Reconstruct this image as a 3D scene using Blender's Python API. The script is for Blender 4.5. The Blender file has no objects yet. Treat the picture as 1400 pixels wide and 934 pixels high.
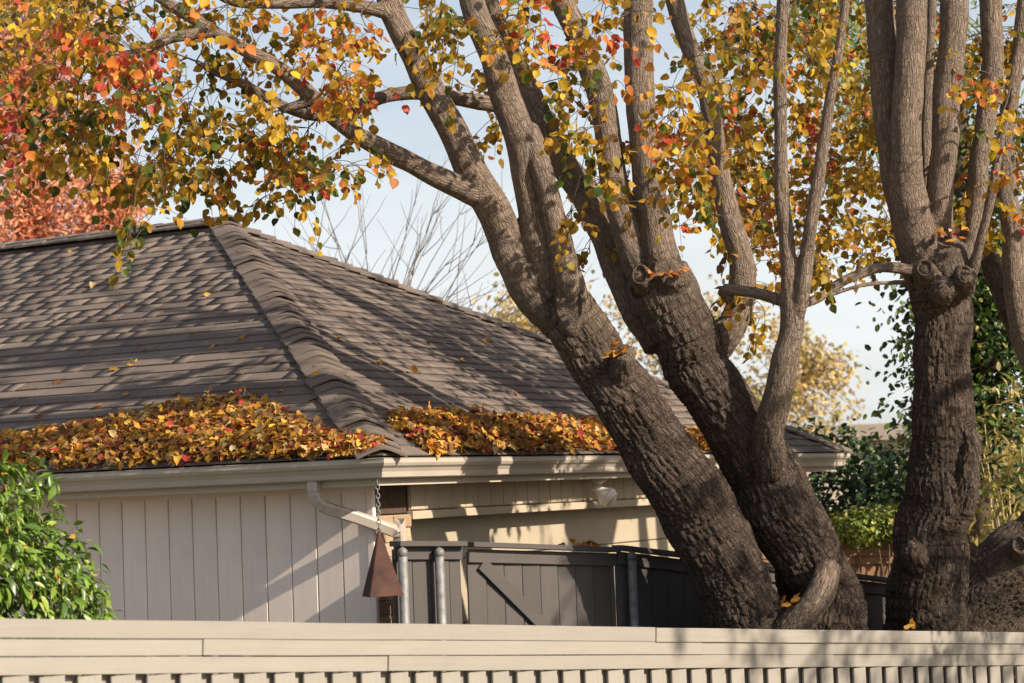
import bpy, bmesh, math, random
import numpy as np
from mathutils import Vector, Matrix, noise
random.seed(11)
scene = bpy.context.scene
COL = scene.collection
# ------------------------------------------------------------------ camera
EYE = Vector((0.0, 0.0, 1.6))
cam_data = bpy.data.cameras.new('camera'); cam = bpy.data.objects.new('camera', cam_data); COL.objects.link(cam)
CAM_PITCH, CAM_ROLL = 0.0714, 0.0401
_f = Vector((0, math.cos(CAM_PITCH), math.sin(CAM_PITCH))); _r = Vector((1, 0, 0)); _u = _r.cross(_f)
_R = _r * math.cos(CAM_ROLL) - _u * math.sin(CAM_ROLL); _U = _r * math.sin(CAM_ROLL) + _u * math.cos(CAM_ROLL)
cam.matrix_world = Matrix(((_R.x, _U.x, -_f.x, EYE.x), (_R.y, _U.y, -_f.y, EYE.y), (_R.z, _U.z, -_f.z, EYE.z), (0, 0, 0, 1)))
cam_data.sensor_width = 36.0; cam_data.lens = 73.28; cam_data.clip_start = 0.1; cam_data.clip_end = 2000
cam_data.dof.use_dof = True; cam_data.dof.focus_distance = 13.8; cam_data.dof.aperture_fstop = 3.2
scene.camera = cam
# ------------------------------------------------------------------ sky and sun
SUN_ELEV = math.radians(29.0)
HOUSE_YAW = 1.0727
_az = Vector((math.sin(HOUSE_YAW), -math.cos(HOUSE_YAW))) * math.cos(math.radians(8.0)) + Vector((-math.cos(HOUSE_YAW), -math.sin(HOUSE_YAW))) * math.sin(math.radians(8.0))
SUN_DIR = Vector((_az.x * math.cos(SUN_ELEV), _az.y * math.cos(SUN_ELEV), math.sin(SUN_ELEV)))
world = bpy.data.worlds.new('World'); scene.world = world; world.use_nodes = True
wn = world.node_tree.nodes; wl = world.node_tree.links
for n in list(wn): wn.remove(n)
w_out = wn.new('ShaderNodeOutputWorld'); w_bg = wn.new('ShaderNodeBackground'); w_bg.inputs['Strength'].default_value = 0.092
w_sky = wn.new('ShaderNodeTexSky'); w_sky.sky_type = 'NISHITA'; w_sky.sun_disc = False
w_sky.sun_elevation = SUN_ELEV; w_sky.sun_rotation = math.atan2(SUN_DIR.x, SUN_DIR.y); w_sky.dust_density = 2.0; w_sky.air_density = 1.0
# thin high cloud of even optical depth over the whole sky: the slant path through it grows towards the horizon
w_tc = wn.new('ShaderNodeTexCoord'); w_map = wn.new('ShaderNodeMapping'); w_map.inputs['Scale'].default_value = (1.5, 1.5, 7.0); w_map.inputs['Rotation'].default_value = (0.12, 0.18, 0)
w_noise = wn.new('ShaderNodeTexNoise'); w_noise.inputs['Scale'].default_value = 1.6; w_noise.inputs['Detail'].default_value = 6; w_noise.inputs['Roughness'].default_value = 0.55
w_ramp = wn.new('ShaderNodeValToRGB'); w_ramp.color_ramp.elements[0].position = 0.35; w_ramp.color_ramp.elements[1].position = 0.68
w_ramp.color_ramp.elements[0].color = (0.04, 0.04, 0.04, 1); w_ramp.color_ramp.elements[1].color = (0.21, 0.21, 0.21, 1)
w_mix = wn.new('ShaderNodeMix'); w_mix.data_type = 'RGBA'; w_mix.inputs['B'].default_value = (7.0, 7.2, 7.3, 1)
wl.new(w_tc.outputs['Generated'], w_map.inputs['Vector']); wl.new(w_map.outputs['Vector'], w_noise.inputs['Vector']); wl.new(w_noise.outputs['Fac'], w_ramp.inputs['Fac'])
w_sep = wn.new('ShaderNodeSeparateXYZ'); wl.new(w_tc.outputs['Generated'], w_sep.inputs['Vector'])
w_z = wn.new('ShaderNodeMath'); w_z.operation = 'MAXIMUM'; w_z.inputs[1].default_value = 0.08; wl.new(w_sep.outputs['Z'], w_z.inputs[0])
w_tau = wn.new('ShaderNodeMath'); w_tau.operation = 'DIVIDE'; wl.new(w_ramp.outputs['Color'], w_tau.inputs[0]); wl.new(w_z.outputs[0], w_tau.inputs[1])
w_neg = wn.new('ShaderNodeMath'); w_neg.operation = 'MULTIPLY'; w_neg.inputs[1].default_value = -1.0; wl.new(w_tau.outputs[0], w_neg.inputs[0])
w_exp = wn.new('ShaderNodeMath'); w_exp.operation = 'EXPONENT'; wl.new(w_neg.outputs[0], w_exp.inputs[0])
w_fac = wn.new('ShaderNodeMath'); w_fac.operation = 'SUBTRACT'; w_fac.inputs[0].default_value = 1.0; wl.new(w_exp.outputs[0], w_fac.inputs[1])
wl.new(w_fac.outputs[0], w_mix.inputs['Factor']); wl.new(w_sky.outputs['Color'], w_mix.inputs['A']); wl.new(w_mix.outputs['Result'], w_bg.inputs['Color']); wl.new(w_bg.outputs['Background'], w_out.inputs['Surface'])
sun_data = bpy.data.lights.new('sun', 'SUN'); sun_data.energy = 5.0; sun_data.angle = math.radians(0.8); sun_data.color = (1.0, 0.87, 0.70)
sun = bpy.data.objects.new('sun', sun_data); COL.objects.link(sun); sun.rotation_euler = SUN_DIR.to_track_quat('Z', 'Y').to_euler()
vs = scene.view_settings; vs.view_transform = 'Standard'; vs.look = 'None'; vs.gamma = 1.0; vs.use_curve_mapping = False; vs.exposure = 0.6
scene.cycles.max_bounces = 8; scene.cycles.transparent_max_bounces = 6
# ------------------------------------------------------------------ measured skeletons (metres, x y z radius)
LIMBS_PEAR = [
 [(1.843,14.059,-0.126,0.378),(1.747,13.977,0.320,0.330),(1.466,13.898,0.723,0.257),(1.339,13.823,1.068,0.232),(1.180,13.748,1.412,0.236),(0.965,13.673,1.765,0.223),(0.755,13.599,2.097,0.212),(0.587,13.530,2.363,0.204),(0.438,13.463,2.602,0.199),(0.351,13.449,2.795,0.180)],
 [(0.336,13.457,2.677,0.142),(0.144,13.395,2.846,0.123),(0.052,13.332,3.033,0.118),(-0.016,13.318,3.223,0.113),(-0.097,13.255,3.407,0.108),(-0.170,13.243,3.574,0.103),(-0.286,13.176,3.804,0.093),(-0.406,13.157,4.079,0.089),(-0.526,13.139,4.326,0.089),(-0.621,13.124,4.540,0.082),(-0.701,13.108,4.753,0.075),(-0.752,13.092,4.988,0.070)],
 [(-0.150,13.250,3.480,0.084),(-0.241,13.197,3.514,0.084),(-0.423,13.141,3.602,0.070),(-0.602,13.084,3.699,0.065),(-0.778,12.978,3.777,0.062),(-0.950,12.871,3.872,0.057),(-1.078,12.813,3.982,0.052),(-1.226,12.752,4.128,0.048),(-1.396,12.692,4.270,0.045),(-1.566,12.635,4.365,0.043),(-1.778,12.575,4.497,0.038),(-1.945,12.518,4.599,0.036),(-2.110,12.460,4.709,0.033),(-2.382,12.398,4.876,0.029)],
 [(0.395,13.454,2.722,0.133),(0.240,13.392,2.889,0.118),(0.213,13.331,3.050,0.108),(0.184,13.314,3.276,0.103),(0.164,13.300,3.474,0.099),(0.123,13.281,3.748,0.099),(0.071,13.265,3.971,0.099),(0.017,13.251,4.161,0.099),(-0.057,13.232,4.422,0.089),(-0.129,13.219,4.612,0.085),(-0.183,13.205,4.802,0.080),(-0.220,13.188,5.038,0.075)],
 [(0.452,13.463,2.602,0.118),(0.405,13.296,2.826,0.098),(0.368,13.234,2.995,0.086),(0.329,13.221,3.174,0.079),(0.286,13.206,3.390,0.072),(0.243,13.211,3.600,0.070),(0.200,13.257,3.798,0.070),(0.159,13.288,3.924,0.066)],
 [(1.002,13.918,2.540,0.137),(0.913,13.957,2.695,0.133),(0.814,14.043,2.904,0.124),(0.729,14.126,3.141,0.115),(0.661,14.160,3.364,0.110),(0.542,14.193,3.610,0.105),(0.390,14.177,3.832,0.095),(0.270,14.159,4.087,0.090),(0.170,14.140,4.352,0.083),(0.069,14.123,4.581,0.075),(-0.013,14.109,4.785,0.070),(-0.085,14.092,5.013,0.068),(-0.145,14.074,5.266,0.063)],
 [(2.102,14.161,-0.148,0.319),(2.069,14.133,0.245,0.295),(2.063,14.108,0.589,0.255),(2.034,14.089,0.860,0.216),(1.881,14.064,1.209,0.241),(1.689,14.039,1.560,0.255),(1.520,14.015,1.886,0.241),(1.354,13.946,2.160,0.225),(1.218,13.926,2.434,0.215),(1.102,13.858,2.679,0.215),(1.027,13.844,2.877,0.219),(0.993,13.834,3.014,0.205)],
 [(0.986,13.848,2.830,0.122),(0.877,13.833,3.039,0.112),(0.794,13.816,3.266,0.098),(0.748,13.802,3.472,0.093),(0.705,13.782,3.742,0.090),(0.682,13.763,4.010,0.088),(0.651,13.749,4.206,0.088),(0.573,13.731,4.463,0.085),(0.499,13.716,4.675,0.080),(0.423,13.703,4.849,0.076),(0.354,13.687,5.070,0.071)],
 [(1.042,13.851,2.779,0.137),(1.030,13.782,3.042,0.122),(0.987,13.764,3.301,0.109),(0.953,13.746,3.554,0.102),(0.930,13.726,3.822,0.100),(0.921,13.707,4.089,0.097),(0.921,13.690,4.332,0.097),(0.926,13.673,4.574,0.100),(0.931,13.655,4.816,0.100),(0.938,13.635,5.107,0.092)],
 [(1.270,13.980,2.386,0.123),(1.430,14.017,2.570,0.104),(1.541,14.054,2.752,0.094),(1.578,14.040,2.948,0.089),(1.558,14.024,3.171,0.084),(1.515,14.011,3.345,0.079),(1.465,13.994,3.584,0.069),(1.432,13.974,3.867,0.067),(1.384,13.945,4.264,0.067),(1.313,13.931,4.465,0.067),(1.245,13.919,4.640,0.064),(1.190,13.903,4.865,0.059),(1.131,13.885,5.114,0.054)],
 [(1.646,13.933,1.635,0.146),(1.651,13.767,1.850,0.111),(1.685,13.654,2.038,0.096),(1.745,13.588,2.248,0.088),(1.811,13.572,2.483,0.081),(1.839,13.556,2.697,0.076),(1.830,13.539,2.935,0.062),(1.815,13.522,3.174,0.052),(1.797,13.503,3.437,0.048),(1.800,13.481,3.746,0.045),(1.810,13.456,4.103,0.045),(1.833,13.432,4.436,0.043),(1.858,13.412,4.721,0.041),(1.894,13.391,5.005,0.036)],
 [(1.841,13.561,2.625,0.062),(1.893,13.500,2.785,0.052),(1.937,13.481,3.044,0.048),(1.967,13.416,3.250,0.045),(2.038,13.391,3.602,0.040),(2.104,13.366,3.959,0.038),(2.163,13.346,4.231,0.033),(2.222,13.326,4.522,0.031),(2.260,13.307,4.776,0.028),(2.308,13.291,5.010,0.026)],
 [(0.062,13.754,4.133,0.054),(-0.073,13.653,4.154,0.051),(-0.301,13.550,4.183,0.048),(-0.528,13.497,4.221,0.048),(-0.756,13.449,4.196,0.048),(-0.981,13.356,4.101,0.045),(-1.163,13.259,4.053,0.042),(-1.322,13.207,4.078,0.040),(-1.468,13.152,4.145,0.037),(-1.653,13.094,4.250,0.033),(-1.851,13.038,4.340,0.023),(-1.928,13.034,4.390,0.016)],
 [(1.474,13.848,2.820,0.044),(1.403,13.844,2.881,0.041),(1.604,13.696,2.839,0.036),(1.767,13.601,2.776,0.041),(1.846,13.553,2.749,0.048)],
 [(-1.207,12.758,4.046,0.034),(-1.367,12.761,4.007,0.027)],
 [(-0.662,13.115,4.658,0.047),(-0.841,13.013,4.688,0.044),(-1.109,12.911,4.708,0.041),(-1.374,12.812,4.686,0.036),(-1.634,12.712,4.687,0.034),(-1.804,12.655,4.781,0.027)],
 [(-1.757,12.578,4.465,0.031),(-1.907,12.529,4.446,0.038),(-2.033,12.481,4.409,0.033),(-2.183,12.437,4.330,0.029),(-2.385,12.339,4.304,0.024),(-2.572,12.288,4.314,0.020)],
 [(1.901,14.536,0.216,0.177),(1.894,14.527,0.618,0.142),(1.883,14.485,0.923,0.126),(1.825,14.315,1.206,0.100)],
 [(2.019,13.797,1.018,0.082),(1.971,13.705,0.904,0.086),(1.889,13.642,0.792,0.090),(1.780,13.651,0.678,0.105),(1.685,13.711,0.535,0.119),(1.640,13.829,0.290,0.144)],
 [(0.675,13.542,2.193,0.119),(0.698,13.381,2.350,0.094),(0.711,13.273,2.450,0.079)],
 [(1.009,13.794,2.873,0.146),(1.065,13.636,2.991,0.120)],
 [(0.911,13.794,2.877,0.083),(0.850,13.587,2.975,0.062)],
]
LIMBS_PEAR_TOP = [
 [(-0.752,13.092,4.988,0.067),(-0.975,13.032,5.487,0.053),(-1.197,13.062,5.989,0.043),(-1.432,13.117,6.484,0.034),(-1.652,13.111,6.987,0.027)],
 [(-0.752,13.092,4.988,0.049),(-0.962,12.785,5.393,0.039),(-1.157,12.448,5.781,0.031),(-1.375,12.038,6.076,0.025),(-1.612,11.649,6.385,0.020)],
 [(-2.382,12.398,4.876,0.027),(-2.889,12.333,5.080,0.022),(-3.404,12.327,5.274,0.017),(-3.908,12.328,5.493,0.014),(-4.385,12.333,5.767,0.011)],
 [(-2.382,12.398,4.876,0.020),(-2.858,12.476,5.140,0.016),(-3.327,12.546,5.419,0.013),(-3.784,12.655,5.706,0.010),(-4.209,12.865,5.983,0.008)],
 [(-0.220,13.188,5.038,0.071),(-0.392,13.102,5.554,0.057),(-0.525,13.089,6.087,0.046),(-0.741,13.124,6.592,0.037),(-0.946,13.147,7.101,0.029)],
 [(-0.220,13.188,5.038,0.053),(-0.273,13.213,5.585,0.042),(-0.344,13.260,6.129,0.034),(-0.423,13.234,6.672,0.027),(-0.519,13.279,7.212,0.022)],
 [(-0.145,14.074,5.266,0.060),(-0.216,14.061,5.811,0.048),(-0.392,14.072,6.332,0.038),(-0.687,14.064,6.796,0.031),(-0.977,14.206,7.241,0.024)],
 [(-0.145,14.074,5.266,0.044),(-0.326,14.054,5.785,0.035),(-0.468,13.967,6.309,0.028),(-0.595,13.826,6.825,0.022),(-0.766,13.754,7.343,0.018)],
 [(0.354,13.687,5.070,0.067),(0.088,13.576,5.539,0.054),(-0.310,13.522,5.914,0.043),(-0.639,13.419,6.343,0.034),(-0.907,13.247,6.792,0.028)],
 [(0.354,13.687,5.070,0.050),(0.330,13.586,5.611,0.040),(0.268,13.477,6.146,0.032),(0.185,13.321,6.667,0.025),(0.095,13.232,7.202,0.020)],
 [(0.938,13.635,5.107,0.088),(0.925,13.557,5.652,0.070),(0.844,13.455,6.186,0.056),(0.732,13.303,6.703,0.045),(0.715,13.070,7.201,0.036)],
 [(0.938,13.635,5.107,0.065),(0.883,13.430,5.615,0.052),(0.860,13.202,6.115,0.041),(0.784,12.958,6.602,0.033),(0.678,12.741,7.096,0.026)],
 [(1.131,13.885,5.114,0.052),(0.982,13.825,5.640,0.041),(0.916,13.811,6.186,0.033),(0.828,13.722,6.722,0.026),(0.807,13.633,7.264,0.021)],
 [(1.131,13.885,5.114,0.038),(1.073,14.030,5.641,0.030),(1.072,14.183,6.170,0.024),(1.194,14.432,6.645,0.020),(1.205,14.746,7.096,0.016)],
 [(1.894,13.391,5.005,0.034),(1.808,13.400,5.548,0.027),(1.702,13.412,6.088,0.022),(1.493,13.414,6.596,0.017),(1.211,13.444,7.068,0.014)],
 [(1.894,13.391,5.005,0.025),(1.935,13.175,5.509,0.020),(1.926,12.994,6.028,0.016),(2.027,12.772,6.521,0.013),(2.134,12.522,6.999,0.010)],
 [(2.308,13.291,5.010,0.025),(2.379,13.264,5.555,0.020),(2.448,13.095,6.074,0.016),(2.395,12.767,6.512,0.013),(2.434,12.414,6.932,0.010)],
 [(2.308,13.291,5.010,0.018),(2.293,13.378,5.553,0.015),(2.329,13.491,6.090,0.012),(2.296,13.641,6.618,0.009),(2.334,13.707,7.163,0.008)],
 [(-1.804,12.655,4.781,0.026),(-2.215,12.391,5.034,0.021),(-2.539,12.024,5.284,0.016),(-2.880,11.649,5.498,0.013),(-3.200,11.304,5.783,0.011)],
 [(-1.804,12.655,4.781,0.019),(-2.279,12.456,4.974,0.015),(-2.700,12.301,5.293,0.012),(-3.083,12.152,5.658,0.010),(-3.457,11.999,6.031,0.008)],
]
LIMBS_STREET = [
 [(2.851,15.225,-0.303,0.422),(2.870,15.191,0.171,0.343),(2.906,15.164,0.538,0.296),(2.965,15.134,0.958,0.275),(3.024,15.104,1.377,0.259),(3.062,15.074,1.797,0.227),(3.086,15.040,2.271,0.209),(3.101,15.014,2.639,0.211),(3.109,14.992,2.955,0.227),(3.108,14.975,3.192,0.227)],
 [(3.052,14.989,2.984,0.185),(2.962,14.923,3.219,0.158),(2.897,14.858,3.425,0.136),(2.867,14.789,3.681,0.120),(2.856,14.723,3.908,0.109),(2.878,14.702,4.193,0.107),(2.899,14.684,4.452,0.109),(2.932,14.662,4.763,0.107),(2.951,14.647,4.971,0.107),(2.974,14.625,5.282,0.102)],
 [(3.000,15.026,3.176,0.132),(2.894,15.007,3.445,0.117),(2.825,14.980,3.818,0.111),(2.794,14.950,4.242,0.109),(2.775,14.927,4.560,0.106),(2.764,14.908,4.825,0.106),(2.757,14.893,5.037,0.106),(2.738,14.870,5.355,0.101)],
 [(3.169,15.038,3.011,0.159),(3.118,14.965,3.324,0.106),(3.113,14.897,3.581,0.097),(3.147,14.825,3.886,0.097),(3.178,14.806,4.147,0.100),(3.207,14.784,4.460,0.102),(3.238,14.765,4.721,0.100),(3.270,14.746,4.981,0.097),(3.298,14.724,5.294,0.092)],
 [(3.112,15.221,3.248,0.059),(3.097,15.248,3.577,0.046),(3.104,15.217,4.006,0.043),(3.132,15.186,4.436,0.040),(3.171,15.156,4.864,0.040),(3.202,15.129,5.239,0.038)],
 [(3.267,15.141,2.964,0.107),(3.384,15.224,3.210,0.081),(3.461,15.253,3.508,0.075),(3.486,15.228,3.857,0.075),(3.554,15.203,4.204,0.075),(3.608,15.184,4.470,0.075),(3.624,15.165,4.738,0.078),(3.615,15.142,5.061,0.081),(3.612,15.119,5.384,0.075)],
 [(3.254,14.896,2.887,0.058),(3.331,14.778,3.135,0.039),(3.373,14.716,3.309,0.036),(3.447,14.644,3.610,0.034),(3.512,14.621,3.933,0.028),(3.600,14.549,4.240,0.023)],
 [(3.016,14.938,3.007,0.058),(2.811,14.783,3.062,0.044),(2.633,14.683,3.069,0.039),(2.483,14.635,3.028,0.036),(2.320,14.540,2.963,0.036),(2.150,14.397,2.854,0.033),(1.985,14.102,2.783,0.032)],
 [(2.962,14.892,2.951,0.031),(2.808,14.790,2.968,0.018),(2.481,14.592,2.941,0.015),(2.217,14.397,2.861,0.015)],
 [(3.222,14.795,2.905,0.104),(3.192,14.539,2.969,0.077)],
 [(2.975,14.740,2.962,0.104),(2.897,14.535,3.032,0.082)],
 [(3.065,14.696,2.876,0.104),(3.025,14.544,2.904,0.087)],
 [(2.834,14.943,0.969,0.094),(2.795,14.876,1.066,0.078)],
 [(3.138,14.958,1.321,0.105),(3.223,14.886,1.630,0.089),(3.234,14.917,1.892,0.063)],
]
LIMBS_STREET_TOP = [
 [(2.974,14.625,5.282,0.097),(3.023,14.576,5.827,0.077),(3.104,14.532,6.370,0.062),(3.110,14.490,6.918,0.049),(3.092,14.434,7.465,0.040)],
 [(2.974,14.625,5.282,0.071),(2.975,14.443,5.801,0.057),(3.015,14.359,6.343,0.046),(3.015,14.291,6.889,0.036),(2.965,14.261,7.436,0.029)],
 [(2.738,14.870,5.355,0.096),(2.720,14.723,5.885,0.077),(2.775,14.552,6.405,0.061),(2.913,14.416,6.920,0.049),(3.161,14.277,7.390,0.039)],
 [(2.738,14.870,5.355,0.070),(2.640,14.796,5.891,0.056),(2.513,14.743,6.424,0.045),(2.400,14.710,6.961,0.036),(2.290,14.691,7.500,0.029)],
 [(3.298,14.724,5.294,0.087),(3.367,14.652,5.835,0.070),(3.316,14.512,6.365,0.056),(3.311,14.337,6.886,0.045),(3.286,14.145,7.401,0.036)],
 [(3.298,14.724,5.294,0.064),(3.559,14.707,5.778,0.051),(3.775,14.696,6.284,0.041),(4.012,14.744,6.778,0.033),(4.214,14.826,7.283,0.026)],
 [(3.202,15.129,5.239,0.036),(3.136,15.130,5.785,0.029),(3.076,15.209,6.326,0.023),(2.975,15.291,6.861,0.018),(2.861,15.426,7.382,0.015)],
 [(3.202,15.129,5.239,0.026),(3.156,14.941,5.754,0.021),(3.148,14.838,6.294,0.017),(3.129,14.709,6.829,0.014),(3.096,14.683,7.377,0.011)],
 [(3.612,15.119,5.384,0.072),(3.663,14.967,5.910,0.057),(3.733,14.754,6.413,0.046),(3.774,14.534,6.915,0.037),(3.759,14.281,7.403,0.029)],
 [(3.612,15.119,5.384,0.053),(3.401,15.083,5.891,0.042),(3.135,15.103,6.372,0.034),(2.972,15.072,6.896,0.027),(2.814,15.001,7.418,0.022)],
]
LIMBS_EDGE = [
 [(3.169,16.014,-0.133,0.417),(3.290,15.878,0.369,0.309),(3.463,15.756,0.670,0.297),(3.723,15.639,0.910,0.306),(3.976,15.626,1.090,0.284),(4.242,15.690,1.598,0.247),(4.240,15.743,2.261,0.210),(4.123,15.803,2.827,0.167)],
 [(4.236,15.751,2.151,0.166),(3.956,15.684,2.380,0.127),(3.836,15.611,2.711,0.104),(3.800,15.587,3.041,0.093),(3.786,15.563,3.371,0.088),(3.757,15.536,3.756,0.077),(3.759,15.512,4.085,0.066),(3.830,15.485,4.465,0.060),(3.905,15.458,4.846,0.055),(3.961,15.427,5.283,0.049)],
 [(4.174,15.811,2.714,0.128),(4.143,15.767,3.326,0.100),(4.112,15.723,3.938,0.083),(4.111,15.676,4.604,0.072),(4.114,15.620,5.381,0.067)],
 [(4.047,15.934,2.392,0.112),(3.861,16.009,2.742,0.096),(3.777,16.089,3.037,0.085),(3.718,16.073,3.254,0.074)],
 [(3.689,15.484,0.970,0.108),(3.650,15.278,1.058,0.080)],
 [(3.541,16.407,-0.018,0.257),(3.929,16.468,0.530,0.229),(4.287,16.445,0.859,0.229)],
]
LIMBS_EDGE_TOP = [
 [(3.961,15.427,5.283,0.047),(3.971,15.404,5.832,0.038),(4.040,15.326,6.372,0.030),(3.990,15.288,6.919,0.024),(3.852,15.254,7.450,0.019)],
 [(3.961,15.427,5.283,0.035),(3.765,15.261,5.769,0.028),(3.517,15.131,6.242,0.022),(3.281,14.922,6.693,0.018),(2.947,14.842,7.122,0.014)],
 [(4.114,15.620,5.381,0.063),(4.128,15.710,5.923,0.051),(4.028,15.737,6.464,0.041),(3.974,15.823,7.004,0.032),(3.856,15.874,7.539,0.026)],
 [(4.114,15.620,5.381,0.047),(3.820,15.570,5.843,0.037),(3.516,15.481,6.293,0.030),(3.242,15.354,6.752,0.024),(2.903,15.224,7.165,0.019)],
]
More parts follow.
